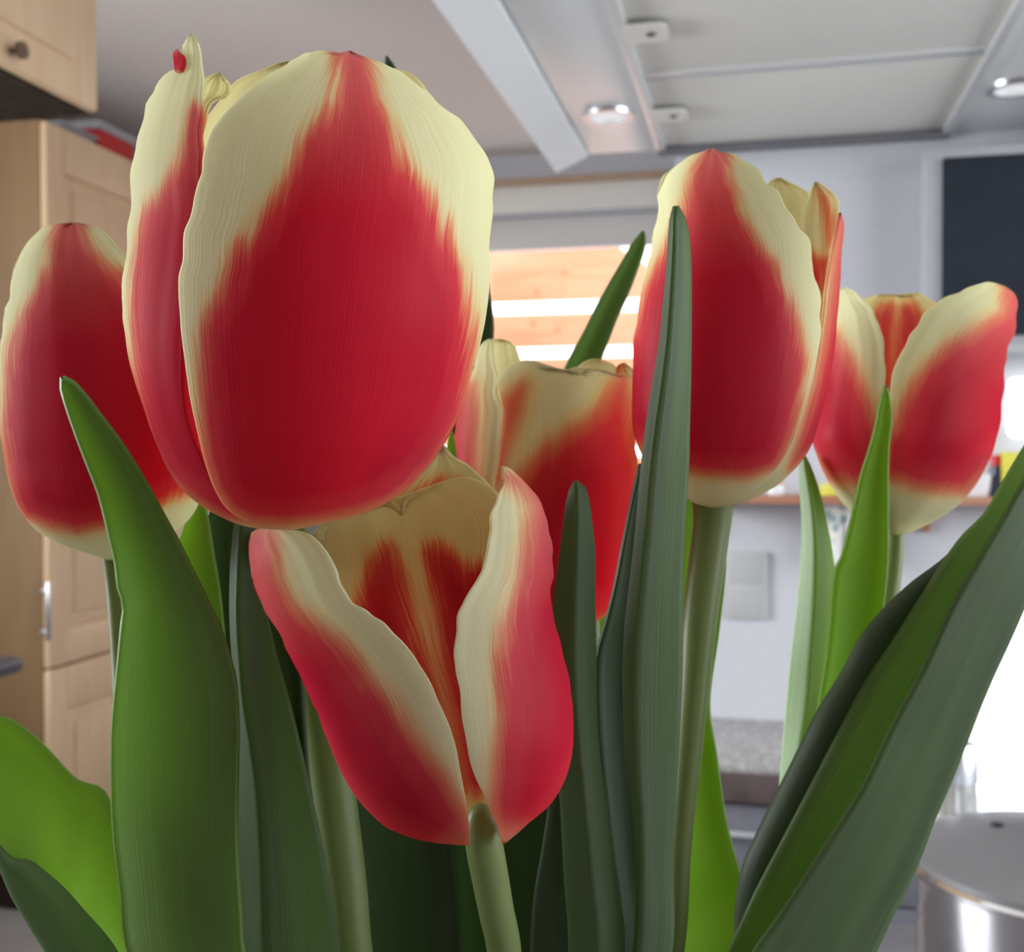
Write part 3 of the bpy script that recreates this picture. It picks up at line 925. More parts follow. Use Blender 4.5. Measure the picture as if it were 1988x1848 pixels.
# vase
ZB = 1.135
vp = P(950, 924, 0.238)
vx, vy = float(vp[0]), float(vp[1])
va = lathe('flower_vase', [(0, ZK), (0.058, ZK), (0.062, ZK + 0.004), (0.078, ZK + 0.10), (0.088, ZK + 0.20), (0.100, ZB - 0.002), (0.101, ZB), (0.097, ZB), (0.084, ZK + 0.20), (0.074, ZK + 0.10), (0.058, ZK + 0.012), (0, ZK + 0.010)], vx, vy, M['vase'], None, 56)
tag(va, 'white ceramic vase holding all the tulips below the leaves', 'vase')


# ------------------------------------------------------------------ curves for petals and leaves
def catmull(pts, n, tension=0.5):
    """arc-length resampled Catmull-Rom curve through pts -> (n,2)"""
    p = np.asarray(pts, float)
    if len(p) == 2:
        t = np.linspace(0, 1, n)[:, None]
        return p[0] + (p[1] - p[0]) * t
    ext = np.vstack([2 * p[0] - p[1], p, 2 * p[-1] - p[-2]])
    out = []
    for i in range(1, len(ext) - 2):
        p0, p1, p2, p3 = ext[i - 1], ext[i], ext[i + 1], ext[i + 2]
        d = [max(1e-6, np.linalg.norm(b - a) ** 0.5) for a, b in ((p0, p1), (p1, p2), (p2, p3))]
        t0, t1 = 0, d[0]; t2 = t1 + d[1]; t3 = t2 + d[2]
        t = np.linspace(t1, t2, 12, endpoint=False)[:, None]
        A1 = (t1 - t) / (t1 - t0) * p0 + (t - t0) / (t1 - t0) * p1
        A2 = (t2 - t) / (t2 - t1) * p1 + (t - t1) / (t2 - t1) * p2
        A3 = (t3 - t) / (t3 - t2) * p2 + (t - t2) / (t3 - t2) * p3
        B1 = (t2 - t) / (t2 - t0) * A1 + (t - t0) / (t2 - t0) * A2
        B2 = (t3 - t) / (t3 - t1) * A2 + (t - t1) / (t3 - t1) * A3
        out.append((t2 - t) / (t2 - t1) * B1 + (t - t1) / (t2 - t1) * B2)
    c = np.vstack(out + [p[-1:]])
    s = np.concatenate([[0], np.cumsum(np.linalg.norm(np.diff(c, axis=0), axis=1))])
    u = np.linspace(0, s[-1], n)
    return np.stack([np.interp(u, s, c[:, k]) for k in range(c.shape[1])], -1)


def smooth1d(xs, ys):
    """cubic Hermite interpolator through sorted xs"""
    xs = np.asarray(xs, float); ys = np.asarray(ys, float)
    m = np.gradient(ys, xs)

    def f(x):
        x = np.clip(x, xs[0], xs[-1])
        i = np.clip(np.searchsorted(xs, x) - 1, 0, len(xs) - 2)
        h = xs[i + 1] - xs[i]; t = (x - xs[i]) / h
        return ((1 + 2 * t) * (1 - t) ** 2 * ys[i] + t * (1 - t) ** 2 * h * m[i] + t * t * (3 - 2 * t) * ys[i + 1] + t * t * (t - 1) * h * m[i + 1])
    return f


def poly_sdf(px, py, poly):
    """signed distance (positive inside) in pixels"""
    P_ = np.asarray(poly, float)
    x = px.reshape(-1); y = py.reshape(-1)
    d = np.full(x.shape, 1e9); inside = np.zeros(x.shape, bool)
    n = len(P_)
    for i in range(n):
        a = P_[i]; b = P_[(i + 1) % n]
        e = b - a
        t = np.clip(((x - a[0]) * e[0] + (y - a[1]) * e[1]) / max(1e-9, e @ e), 0, 1)
        d = np.minimum(d, np.hypot(x - a[0] - t * e[0], y - a[1] - t * e[1]))
        if abs(e[1]) > 1e-9:
            c = ((a[1] > y) != (b[1] > y)) & (x < (b[0] - a[0]) * (y - a[1]) / e[1] + a[0])
            inside ^= c
    return np.where(inside, d, -d).reshape(px.shape)


class Flower:
    def __init__(self, sil, D, ds=0.95, slope=0.0):
        a = sorted(sil)
        ys = [r[0] for r in a]
        self.cx = smooth1d(ys, [(r[1] + r[2]) / 2 for r in a])
        self.r = smooth1d(ys, [(r[2] - r[1]) / 2 for r in a])
        self.D = D; self.ds = ds; self.slope = slope
        self.y0, self.y1 = ys[0], ys[-1]

    def depth(self, px, py, side, k):
        r = np.maximum(self.r(py), 3.0); x = (px - self.cx(py)) / r
        c = np.sqrt(np.maximum(0.0, 1 - np.clip(x, -1, 1) ** 2))
        s = self.D / F
        return self.D + (-side * k * r * c * self.ds) * s + self.slope * (py - (self.y0 + self.y1) / 2) * s


def petal(fl, root, L, R, flames, side=1, k=1.0, lift=0.0, edge=0.0, jag=2.6, soft=1.0, warm=None, tiplift=0.0, nu=36, nt=70, flame_off=0.0, name='petal', ripple=0.00012, mat=None):
    """petal between traced edges L and R (both base -> tip), wrapped on the flower body"""
    l = catmull(L, nt); r = catmull(R, nt)
    t = np.linspace(0, 1, nt)
    if jag:
        for e, sg in ((l, -1), (r, 1)):
            tn = np.gradient(e, axis=0); tn /= np.maximum(1e-6, np.linalg.norm(tn, axis=1))[:, None]
            nn = np.stack([-tn[:, 1], tn[:, 0]], -1)
            nz = np.convolve(rng.normal(size=nt + 4), [0.2, 0.45, 0.55, 0.45, 0.2], 'same')[2:-2] * jag * np.clip((t - 0.35) * 3, 0, 1) * np.clip((1 - t) * 12, 0, 1)
            e += nn * nz[:, None]
    th = np.linspace(-1, 1, nu)
    u = 0.5 + 0.5 * np.sin(th * math.pi / 2 * 0.92) / math.sin(math.pi / 2 * 0.92)
    px = l[:, None, 0] + (r - l)[:, None, 0] * u
    py = l[:, None, 1] + (r - l)[:, None, 1] * u
    z = fl.depth(px, py, side, k)
    uc = 2 * u - 1
    tt = t[:, None]
    ph = rng.uniform(0, 6)
    z = z + lift * np.clip(tt * 4, 0, 1) + edge * np.abs(uc) ** 3 * np.clip(tt * 3, 0, 1) + tiplift * tt ** 3
    z = z + ripple * np.sin(uc * 7 + ph + tt * 3) * np.clip(tt * 2, 0, 1) + ripple * 0.7 * np.sin(uc * 17 + ph * 2) * tt ** 2
    V = P(px, py, z)
    if flames:
        f = np.max([poly_sdf(px, py, q) for q in flames], axis=0) + flame_off
    else:
        f = np.full(px.shape, -80.0)
    # normalise feather width to the flower's size
    f = f * (fl.D / 0.2) * soft
    if warm is None: warm = 0.65 if side < 0 else 0.0
    att = dict(red_zone=f, pu=np.broadcast_to(u, px.shape), pv=np.broadcast_to(tt, px.shape), seed=np.full(px.shape, rng.uniform(0, 50)), warm=np.full(px.shape, warm), feather=np.full(px.shape, soft ** 1.5))
    return grid_mesh(name, V, mat or M['petal'], root, att, 0.0007)


VC = 950.0
def leaf(root, edges, z, mat, bow=0.0, nt=80, nsub=9, extend=True, name='leaf', sharp=False, dz=None, thick=0.0011, ridge=0.0, mat2=None, split=0.5):
    """leaf blade through 2..4 traced lines (base -> tip); z = (depth at base of the frame, depth at tip)"""
    cs = []
    for j, e in enumerate(edges):
        e = [tuple(p) for p in e]
        if extend:
            x, y = e[0]
            yb = max(1870, y)
            x2 = VC + (x - VC) * 0.48
            e = [(x2, 2480), (x + (x2 - x) * 0.45, (yb + 2480) / 2)] + e
        cs.append(catmull(e, nt))
    cs = np.array(cs)                                   # (k,nt,2)
    k = len(cs)
    s = np.linspace(0, k - 1, (k - 1) * nsub + 1)
    i0 = np.clip(s.astype(int), 0, k - 2); w = s - i0
    G = cs[i0] * (1 - w)[:, None, None] + cs[i0 + 1] * w[:, None, None]   # (m,nt,2)
    G = np.transpose(G, (1, 0, 2))
    u = np.linspace(0, 1, G.shape[1])
    px, py = G[..., 0], G[..., 1]
    ytop = min(float(c[-1, 1]) for c in cs)
    tz = np.clip((1848 - py) / max(1.0, 1848 - ytop), 0, 1)
    Z = z[0] + (z[1] - z[0]) * tz
    if extend:
        q = np.clip((py - 1848) / 630.0, 0, 1)
        Z = Z * (1 - q) + (0.238 + (z[0] - 0.238) * 0.35) * q
    t = np.linspace(0, 1, nt)[:, None]
    Z = Z + bow * (1 - (2 * u - 1) ** 2) * np.sin(np.pi * np.clip(t * 0.9 + 0.1, 0, 1)) ** 0.6
    if dz is not None:                                   # depth offset for each traced line
        Z = Z + np.interp(s, np.arange(k), dz)
    if ridge:
        Z = Z + ridge * np.exp(-((u - 0.5) / 0.03) ** 2)
    V = P(px, py, Z)
    att = dict(pu=np.broadcast_to(u, px.shape), pv=np.broadcast_to(t, px.shape), seed=np.full(px.shape, rng.uniform(0, 50)))
    o = grid_mesh(name, V, mat, root, att, thick)
    if mat2 is not None:                                 # the other face of the folded blade has its own colour
        o.data.materials.append(mat2)
        m_ = V.shape[1] - 1
        col = np.tile((np.arange(m_) + 0.5) / m_ >= split, V.shape[0] - 1).astype(np.int32)
        o.data.polygons.foreach_set('material_index', col)
    return o


def stem(root, pts, widths, zs, mat=None, extend=True):
    pts = [tuple(p) for p in pts]
    d = [np.array([p[0], p[1], w, z]) for p, w, z in zip(pts, widths, zs)]
    if extend:
        x, y, w, z = d[-1]
        x2 = VC + (x - VC) * 0.48
        d.append(np.array([x + (x2 - x) * 0.45, (y + 2500) / 2, w * 0.95, z * 0.55 + 0.238 * 0.45]))
        d.append(np.array([x2, 2500, w * 0.9, 0.238 + (z - 0.238) * 0.3]))
    c = catmull(np.array(d), 48)
    Wd = P(c[:, 0], c[:, 1], c[:, 3])
    rad = c[:, 2] / 2 * c[:, 3] / F
    return tube('stem', [Vector(p) for p in Wd], list(rad), mat or M['stem'], root, 24)


def tulip(label, base):
    p = P(np.array([base[0]]), np.array([2480.0]), np.array([0.238 + (base[1] - 0.238) * 0.3]))[0]
    e = empty('tulip', p)
    tag(e, label, 'tulip', 'red and cream tulips in one bunch')
    return e


def pistil_in(fl, root, x, y):
    """pistil and stamens at the bottom of the cup"""
    s = fl.D / F
    b = P(np.array([x]), np.array([y]), np.array([fl.D]))[0]
    h = 0.022
    lathe('pistil', [(0.0, b[2]), (0.0035, b[2]), (0.0045, b[2] + h * 0.4), (0.0038, b[2] + h * 0.85), (0.006, b[2] + h * 0.93), (0.0, b[2] + h)], b[0], b[1], M['pistil'], root, 14)
    for i in range(6):
        a = i * math.pi / 3 + 0.3
        q = (b[0] + 0.009 * math.cos(a), b[1] + 0.009 * math.sin(a), b[2] + h * 0.75)
        tube('stamen', [(b[0] + 0.003 * math.cos(a), b[1] + 0.003 * math.sin(a), b[2]), ((b[0] + q[0]) / 2 + 0.003 * math.cos(a), (b[1] + q[1]) / 2 + 0.003 * math.sin(a), b[2] + h * 0.4), q],
             [0.001, 0.0009, 0.0014], M['stamen'], root, 8)


# ================================================================== TULIP A: the largest bloom
A = Flower([(1032, 535, 590), (1018, 475, 655), (995, 420, 720), (960, 365, 775), (900, 325, 832), (835, 297, 874), (740, 265, 909),
            (624, 243, 940), (540, 241, 950), (430, 250, 953), (320, 258, 950), (230, 278, 900), (160, 305, 830), (100, 340, 745), (60, 365, 680)], 0.205)
tA = tulip('largest tulip, tall closed bloom with a broad red front petal and wide cream margins', (680, 0.235))
A1L = [(566, 1026), (520, 1022), (481, 1009), (444, 986), (422, 954), (403, 905), (387, 840), (372, 770), (362, 699), (354, 634), (350, 570), (350, 532),
       (357, 507), (362, 453), (373, 418), (384, 380), (392, 342), (396, 310), (403, 277), (416, 250), (433, 231), (454, 204), (476, 180), (503, 161),
       (530, 145), (554, 137), (573, 118), (590, 104), (611, 102), (644, 104), (660, 107), (679, 102)]
A1R = [(566, 1026), (633, 1012), (687, 999), (741, 977), (785, 949), (822, 911), (855, 867), (882, 819), (901, 770), (914, 716), (931, 662), (941, 607),
       (948, 553), (947, 515), (947, 472), (950, 440), (952, 396), (955, 348), (941, 310), (925, 283), (904, 253), (877, 229), (849, 201), (822, 174),
       (785, 147), (757, 131), (730, 118), (703, 112), (690, 107), (679, 102)]
A1F = [(657, 108), (665, 158), (655, 201), (633, 234), (617, 256), (595, 283), (573, 331), (546, 380), (519, 418), (498, 456), (470, 483), (454, 521),
       (433, 570), (416, 613), (400, 651), (398, 699), (397, 770), (400, 824), (408, 894), (427, 948), (454, 983), (492, 1003), (552, 1008), (633, 997),
       (687, 986), (741, 970), (795, 938), (839, 894), (871, 840), (893, 797), (904, 743), (909, 672), (906, 613), (898, 570), (885, 521), (866, 478),
       (849, 429), (822, 375), (790, 337), (768, 294), (752, 245), (725, 196), (714, 153), (706, 108), (680, 95)]
petal(A, tA, A1L, A1R, [A1F], 1, 1.05, flame_off=8, lift=-0.0018, edge=-0.0012, nu=48, nt=110)
A2L = [(560, 1026), (481, 1019), (433, 1002), (400, 984), (362, 954), (330, 911), (308, 862), (297, 835), (281, 786), (265, 738), (251, 683), (243, 624),
       (241, 570), (242, 537), (249, 483), (253, 429), (256, 375), (258, 321), (270, 272), (281, 229), (289, 202), (303, 180), (308, 164), (327, 145),
       (350, 134), (358, 115), (357, 92), (372, 68)]
A2R = [(566, 1026), (490, 1004), (440, 965), (416, 938), (384, 873), (362, 808), (355, 727), (358, 660), (372, 590), (390, 500), (396, 420), (392, 340), (389, 280), (391, 220), (394, 180), (395, 153), (389, 124),
       (386, 97), (382, 80), (372, 68)]
A2F = [(384, 225), (374, 280), (362, 321), (335, 369), (297, 423), (280, 515), (272, 591), (273, 645), (277, 727), (289, 797), (303, 851), (335, 912), (368, 940),
       (400, 962), (440, 988), (520, 1000), (700, 1000), (700, 300), (400, 230)]
petal(A, tA, A2L, A2R, [A2F], 1, 0.85, flame_off=16, soft=1.25, lift=0.0006, nu=36, nt=90)
# pink curled tip on the side petal
petal(A, tA, [(343, 141), (340, 120), (339, 106), (344, 99)], [(352, 140), (358, 122), (356, 108), (344, 99)], [[(300, 60), (400, 60), (400, 160), (300, 160)]],
      1, 0.92, lift=-0.0008, jag=0.0, nu=14, nt=30, name='petal_curl')
# yellow lobe of the inner petal beside it
petal(A, tA, [(520, 1000), (430, 800), (390, 600), (376, 420), (374, 330), (378, 260), (382, 200), (388, 165), (398, 154), (410, 149), (424, 143)],
      [(560, 1000), (520, 800), (470, 600), (425, 420), (398, 300), (393, 262), (399, 240), (406, 208), (415, 193), (435, 190), (449, 172), (443, 160), (424, 143)],
      [[(375, 235), (393, 230), (396, 300), (470, 500), (560, 990), (450, 900), (360, 500)]], -1, 0.25, nu=26, nt=60, jag=1.0)
# olive back petal arching behind
petal(A, tA, [(540, 1010), (420, 860), (385, 650), (384, 450), (388, 300), (400, 239), (420, 205), (449, 171), (475, 151), (500, 137), (530, 127), (556, 122)],
      [(580, 1010), (660, 850), (690, 600), (690, 400), (670, 260), (630, 160), (600, 128), (556, 122)], [[(430, 900), (420, 500), (520, 330), (640, 500), (640, 900)]], -1, 0.80)
petal(A, tA, [(570, 1010), (600, 850), (620, 600), (640, 400), (660, 250), (700, 160), (760, 135)],
      [(600, 1010), (780, 880), (880, 740), (925, 600), (936, 450), (930, 320), (902, 258), (885, 233), (868, 210), (850, 196), (832, 178), (815, 158), (790, 141), (760, 135)],
      [[(620, 900), (680, 450), (780, 330), (860, 500), (840, 800)]], -1, 0.85)
petal(A, tA, [(560, 1010), (480, 850), (460, 600), (480, 400), (530, 260), (600, 170)], [(590, 1010), (760, 850), (810, 600), (800, 400), (750, 240), (600, 170)],
      [[(520, 900), (520, 500), (640, 330), (760, 500), (700, 900)]], -1, 0.92)
pistil_in(A, tA, 566, 985)
stem(tA, [(563, 1015), (568, 1045), (575, 1090), (592, 1200), (612, 1320), (634, 1450), (655, 1600), (672, 1740), (682, 1848)], [58, 66, 74, 82, 86, 88, 86, 84, 82],
     [0.207, 0.227, 0.247, 0.253, 0.252, 0.250, 0.248, 0.246, 0.244])
# leaf beside the stem with a pale ridge
leaf(tA, [[(475, 1848), (466, 1750), (461, 1642), (460, 1528), (461, 1413), (459, 1321), (453, 1252), (450, 1183), (452, 1092), (459, 1020), (466, 970)],
          [(516, 1848), (512, 1750), (508, 1642), (500, 1528), (487, 1436), (474, 1360), (466, 1270), (462, 1190), (464, 1100), (468, 1030), (472, 972)],
          [(661, 1848), (645, 1741), (623, 1622), (601, 1525), (580, 1433), (558, 1347), (536, 1271), (520, 1201), (508, 1140), (500, 1060), (480, 968)]],
     (0.226, 0.230), M['leaf'], dz=(0.006, 0.0, 0.004))
leaf(tA, [[(600, 1848), (585, 1600), (560, 1420), (545, 1340), (526, 1250), (516, 1170), (520, 1100)],
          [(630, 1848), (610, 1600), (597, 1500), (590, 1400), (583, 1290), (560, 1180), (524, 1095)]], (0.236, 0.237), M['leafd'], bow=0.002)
# leaf rising behind the bloom, its tip just over the petals
leaf(tA, [[(800, 1400), (850, 1150), (868, 950), (880, 800), (890, 690), (880, 560), (840, 400), (790, 260), (757, 170), (747, 125), (749, 108)],
          [(880, 1400), (905, 1150), (906, 950), (905, 840), (945, 700), (957, 650), (953, 590), (925, 440), (850, 270), (785, 165), (764, 125), (751, 108)]],
     (0.29, 0.295), M['leafd'], bow=0.002, extend=False)
# small young leaf tip between the blooms
leaf(tA, [[(850, 1300), (860, 1050), (862, 950), (866, 880), (872, 845), (876, 834)], [(890, 1300), (890, 1050), (888, 950), (887, 890), (882, 850), (877, 834)]],
     (0.262, 0.262), M['leafb'], extend=False, nt=40)

# ================================================================== TULIP B: open bloom below
Bf = Flower([(1642, 905, 978), (1630, 830, 990), (1606, 758, 1012), (1574, 720, 1050), (1536, 688, 1085), (1487, 661, 1104), (1379, 617, 1112), (1277, 569, 1096),
             (1179, 515, 1080), (1093, 487, 1074), (1030, 492, 1068), (960, 520, 1045), (900, 560, 1010), (860, 600, 980)], 0.2155, 0.85, -0.2)
tB = tulip('opened tulip whose two front petals part to show the red and yellow inside', (975, 0.22))
B1L = [(910, 1638), (850, 1633), (801, 1626), (758, 1607), (720, 1575), (688, 1536), (661, 1487), (639, 1433), (617, 1379), (590, 1325), (569, 1277), (542, 1228),
       (515, 1180), (496, 1136), (488, 1093), (485, 1052), (490, 1036), (504, 1028), (536, 1022)]
B1R = [(912, 1638), (912, 1617), (908, 1579), (901, 1536), (893, 1493), (885, 1450), (871, 1406), (852, 1363), (833, 1320), (806, 1282), (780, 1244), (752, 1217),
       (715, 1190), (682, 1163), (658, 1126), (652, 1098), (636, 1071), (617, 1049), (596, 1034), (565, 1029), (536, 1022)]
B1F = [(490, 1020), (532, 1030), (538, 1066), (545, 1120), (574, 1174), (628, 1217), (666, 1244), (698, 1277), (720, 1315), (752, 1347), (774, 1379), (801, 1423),
       (828, 1460), (866, 1504), (887, 1547), (908, 1578), (925, 1600), (930, 1665), (850, 1662), (785, 1650), (725, 1622), (655, 1555), (550, 1420), (400, 1300), (400, 1100)]
petal(Bf, tB, B1L, B1R, [B1F], 1, 1.0, soft=0.7, tiplift=-0.0012, lift=-0.0008, nu=44, nt=90)
B2L = [(974, 1634), (966, 1606), (952, 1574), (939, 1541), (923, 1509), (912, 1477), (904, 1433), (896, 1390), (893, 1347), (885, 1304), (881, 1261), (887, 1217),
       (896, 1180), (909, 1152), (931, 1120), (944, 1082), (948, 1039), (952, 996), (966, 963), (977, 942), (974, 920), (975, 907)]
B2R = [(978, 1635), (1006, 1612), (1039, 1585), (1071, 1552), (1093, 1514), (1106, 1471), (1110, 1423), (1108, 1369), (1101, 1320), (1090, 1271), (1077, 1217), (1071, 1152),
       (1070, 1093), (1066, 1039), (1058, 1001), (1042, 969), (1017, 936), (990, 913), (975, 907)]
B2F = [(978, 928), (1010, 950), (1030, 985), (1014, 1066), (995, 1152), (972, 1217), (960, 1282), (963, 1336), (970, 1390), (961, 1444), (957, 1498), (952, 1547), (952, 1585), (960, 1640),
       (985, 1665), (1030, 1640), (1075, 1605), (1120, 1560), (1200, 1400), (1200, 1000), (1060, 950), (1020, 925)]
petal(Bf, tB, B2L, B2R, [B2F], 1, 1.0, soft=0.75, lift=-0.0008, nu=40, nt=90)
B3L = [(905, 1610), (870, 1500), (800, 1380), (720, 1270), (665, 1180), (640, 1100), (630, 1060), (631, 1028), (648, 1012), (666, 1004), (709, 991), (745, 983), (768, 988), (780, 999)]
B3R = [(945, 1610), (955, 1500), (965, 1380), (975, 1250), (985, 1150), (990, 1060), (985, 1000), (966, 958), (936, 940), (909, 929), (877, 932), (839, 953), (801, 974), (780, 999)]
B3F1 = [(741, 1070), (756, 1060), (776, 1101), (791, 1164), (806, 1227), (830, 1300), (870, 1420), (905, 1535), (860, 1480), (760, 1330), (685, 1200), (700, 1150), (722, 1101)]
B3F2 = [(818, 1076), (826, 1062), (851, 1060), (877, 1073), (914, 1098), (980, 1085), (980, 1300), (960, 1500), (925, 1545), (905, 1520), (885, 1400), (862, 1280), (851, 1227), (839, 1164), (826, 1101)]
petal(Bf, tB, B3L, B3R, [B3F1, B3F2], -1, 0.45, warm=0.9, nu=48, nt=80, flame_off=6)
petal(Bf, tB, [(915, 1600), (830, 1400), (740, 1200), (690, 1050), (690, 990), (730, 960), (790, 925), (830, 890), (861, 866)],
      [(935, 1600), (980, 1400), (1000, 1200), (1005, 1050), (985, 985), (960, 950), (920, 909), (882, 890), (861, 866)],
      [[(800, 955), (850, 930), (890, 938), (840, 950), (780, 985)], [(800, 1350), (780, 1150), (930, 1150), (940, 1400)]], -1, 0.75, nu=40)
petal(Bf, tB, [(900, 1610), (800, 1520), (725, 1400), (672, 1270), (636, 1150), (615, 1080), (612, 1035), (640, 1010)],
      [(925, 1610), (900, 1450), (830, 1270), (790, 1150), (770, 1060), (740, 1015), (700, 1000), (640, 1010)], [[(800, 1500), (700, 1250), (700, 1150), (850, 1400)]], -1, 0.80)
petal(Bf, tB, [(935, 1610), (960, 1450), (960, 1270), (950, 1150), (960, 1060), (980, 1010), (1000, 985)],
      [(960, 1610), (1050, 1520), (1085, 1400), (1070, 1270), (1055, 1150), (1050, 1060), (1035, 1000), (1000, 985)], [[(980, 1500), (980, 1200), (1030, 1200), (1050, 1450)]], -1, 0.80)
stem(tB, [(930, 1560), (932, 1572), (935, 1600), (940, 1640), (951, 1700), (964, 1770), (979, 1848)], [14, 46, 66, 73, 72, 69, 67], [0.209, 0.209, 0.209, 0.209, 0.212, 0.215, 0.219])
# slim leaf standing right of the open bloom
leaf(tB, [[(1105, 1848), (1097, 1700), (1090, 1567), (1080, 1440), (1072, 1330), (1071, 1240), (1076, 1177), (1087, 1090), (1097, 1018), (1105, 967), (1113, 942), (1118, 935)],
          [(1160, 1848), (1148, 1700), (1136, 1567), (1124, 1440), (1116, 1330), (1114, 1240), (1116, 1177), (1119, 1090), (1121, 1018), (1121, 967), (1120, 942), (1118, 935)],
          [(1210, 1848), (1203, 1746), (1187, 1643), (1174, 1556), (1161, 1454), (1156, 1361), (1155, 1259), (1153, 1187), (1152, 1069), (1146, 1013), (1136, 956), (1127, 940), (1118, 935)]],
     (0.222, 0.224), M['leaf'], dz=(0.002, -0.001, 0.002))
leaf(tB, [[(1030, 1848), (1038, 1740), (1055, 1640), (1066, 1568), (1070, 1480), (1075, 1400)], [(1108, 1848), (1104, 1740), (1100, 1640), (1097, 1568), (1090, 1480), (1078, 1400)]],
     (0.228, 0.229), M['leafd'], bow=-0.001)
# broad dark leaves in the middle
leaf(tB, [[(690, 1848), (688, 1740), (685, 1640), (680, 1530), (690, 1400), (740, 1250)], [(895, 1848), (885, 1740), (876, 1640), (872, 1530), (850, 1400), (745, 1250)]],
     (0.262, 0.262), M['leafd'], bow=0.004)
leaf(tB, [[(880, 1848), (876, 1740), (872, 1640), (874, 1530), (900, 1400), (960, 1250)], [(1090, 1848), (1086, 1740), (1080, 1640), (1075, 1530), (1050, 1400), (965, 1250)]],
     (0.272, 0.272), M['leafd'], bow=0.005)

# ================================================================== TULIP C: bloom in the middle, behind
Cf = Flower([(1212, 1100, 1165), (1195, 1040, 1175), (1170, 990, 1187), (1136, 955, 1194), (1019, 900, 1220), (920, 880, 1237), (840, 884, 1234), (776, 895, 1246), (730, 908, 1250),
             (690, 925, 1240), (650, 940, 1220)], 0.275, 0.8)
tC = tulip('tulip with ragged pale petal tips standing behind the opened bloom', (1100, 0.27))
C1L = [(1130, 1212), (1050, 1180), (1000, 1110), (970, 1020), (960, 950), (968, 900), (973, 850), (978, 811), (974, 781), (970, 750), (969, 738), (976, 728), (990, 714), (1010, 705),
       (1036, 702), (1050, 715), (1066, 714), (1086, 720), (1110, 713), (1140, 714), (1174, 722)]
C1R = [(1140, 1212), (1165, 1200), (1183, 1179), (1192, 1136), (1205, 1071), (1218, 1019), (1229, 963), (1235, 919), (1233, 880), (1231, 842), (1235, 811), (1244, 777), (1248, 746), (1244, 732),
       (1231, 729), (1209, 732), (1190, 726), (1174, 722)]
C1F = [(1205, 732), (1188, 750), (1165, 795), (1110, 835), (1066, 866), (1036, 892), (1010, 922), (985, 960), (940, 1000), (940, 1220), (1260, 1220), (1245, 900), (1228, 811), (1222, 775), (1212, 735)]
C1S = [(976, 778), (1016, 752), (1008, 800), (992, 850), (976, 905), (966, 935), (970, 860), (977, 810)]
petal(Cf, tC, C1L, C1R, [C1F, C1S], 1, 1.0, soft=0.5, warm=0.25, lift=-0.0005, nu=48, nt=80)
C2L = [(1080, 1200), (960, 1120), (900, 1010), (880, 910), (886, 854), (891, 811), (898, 781), (906, 750), (915, 725), (928, 685), (938, 667), (950, 660)]
C2R = [(1120, 1200), (1020, 1080), (975, 980), (966, 930), (970, 898), (974, 850), (981, 811), (976, 781), (968, 745), (960, 700), (957, 675), (950, 660)]
petal(Cf, tC, C2L, C2R, [[(860, 745), (922, 750), (929, 800), (926, 900), (940, 960), (980, 1020), (1060, 1180), (860, 1180)]], 1, 0.92, soft=0.6, warm=0.25, nu=30)
petal(Cf, tC, [(1090, 1195), (960, 1050), (930, 880), (932, 740), (938, 690), (944, 668), (960, 661), (975, 661)],
      [(1120, 1195), (1080, 1050), (1050, 880), (1030, 760), (1014, 701), (1006, 681), (990, 664), (975, 661)], [[(960, 1100), (950, 850), (1020, 850), (1080, 1100)]], -1, 0.75)
petal(Cf, tC, [(1110, 1195), (1070, 1000), (1075, 850), (1090, 760), (1115, 717), (1127, 709), (1140, 702), (1155, 698)],
      [(1150, 1195), (1195, 1050), (1215, 880), (1220, 780), (1206, 725), (1195, 710), (1183, 703), (1155, 698)], [[(1100, 1100), (1100, 850), (1190, 850), (1190, 1100)]], -1, 0.80)
petal(Cf, tC, [(1140, 1195), (1170, 1000), (1190, 850), (1192, 740), (1198, 712), (1212, 706)],
      [(1160, 1195), (1205, 1050), (1226, 880), (1236, 780), (1234, 735), (1226, 718), (1212, 706)], [[(1160, 1100), (1180, 850), (1215, 850), (1200, 1100)], [(1192, 705), (1208, 705), (1206, 722), (1196, 725)]], -1, 0.5)
petal(Cf, tC, [(1100, 1195), (1000, 1050), (990, 880), (1010, 770), (1040, 730), (1060, 722)], [(1140, 1195), (1150, 1050), (1150, 880), (1130, 770), (1090, 730), (1060, 722)],
      [[(1040, 1100), (1030, 850), (1110, 850), (1120, 1100)]], -1, 0.95)
stem(tC, [(1138, 1200), (1136, 1270), (1128, 1400), (1115, 1560), (1105, 1700), (1098, 1848)], [50, 58, 60, 60, 60, 60], [0.275, 0.275, 0.272, 0.268, 0.264, 0.26])
leaf(tC, [[(1205, 1848), (1188, 1700), (1172, 1560), (1160, 1440), (1155, 1330), (1159, 1269), (1179, 1197), (1195, 1131), (1210, 1054), (1231, 951), (1243, 900)],
          [(1300, 1848), (1290, 1700), (1280, 1560), (1270, 1440), (1262, 1330), (1258, 1269), (1256, 1197), (1255, 1131), (1255, 1054), (1254, 951), (1245, 900)]],
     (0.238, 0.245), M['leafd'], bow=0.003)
leaf(tC, [[(1140, 1320), (1148, 1260), (1156, 1210), (1162, 1180)], [(1185, 1320), (1186, 1260), (1182, 1210), (1166, 1180)]], (0.285, 0.285), M['leafb'], extend=False, nt=20)
leaf(tC, [[(1010, 1300), (1020, 1100), (1040, 900), (1070, 780), (1099, 712), (1110, 690), (1136, 642), (1162, 590), (1188, 543), (1214, 499), (1231, 469), (1249, 449)],
          [(1090, 1300), (1095, 1100), (1110, 900), (1135, 780), (1159, 712), (1166, 695), (1180, 660), (1197, 616), (1219, 569), (1236, 525), (1249, 487), (1253, 465), (1249, 449)]],
     (0.315, 0.312), M['leaf'], bow=0.003, extend=False)

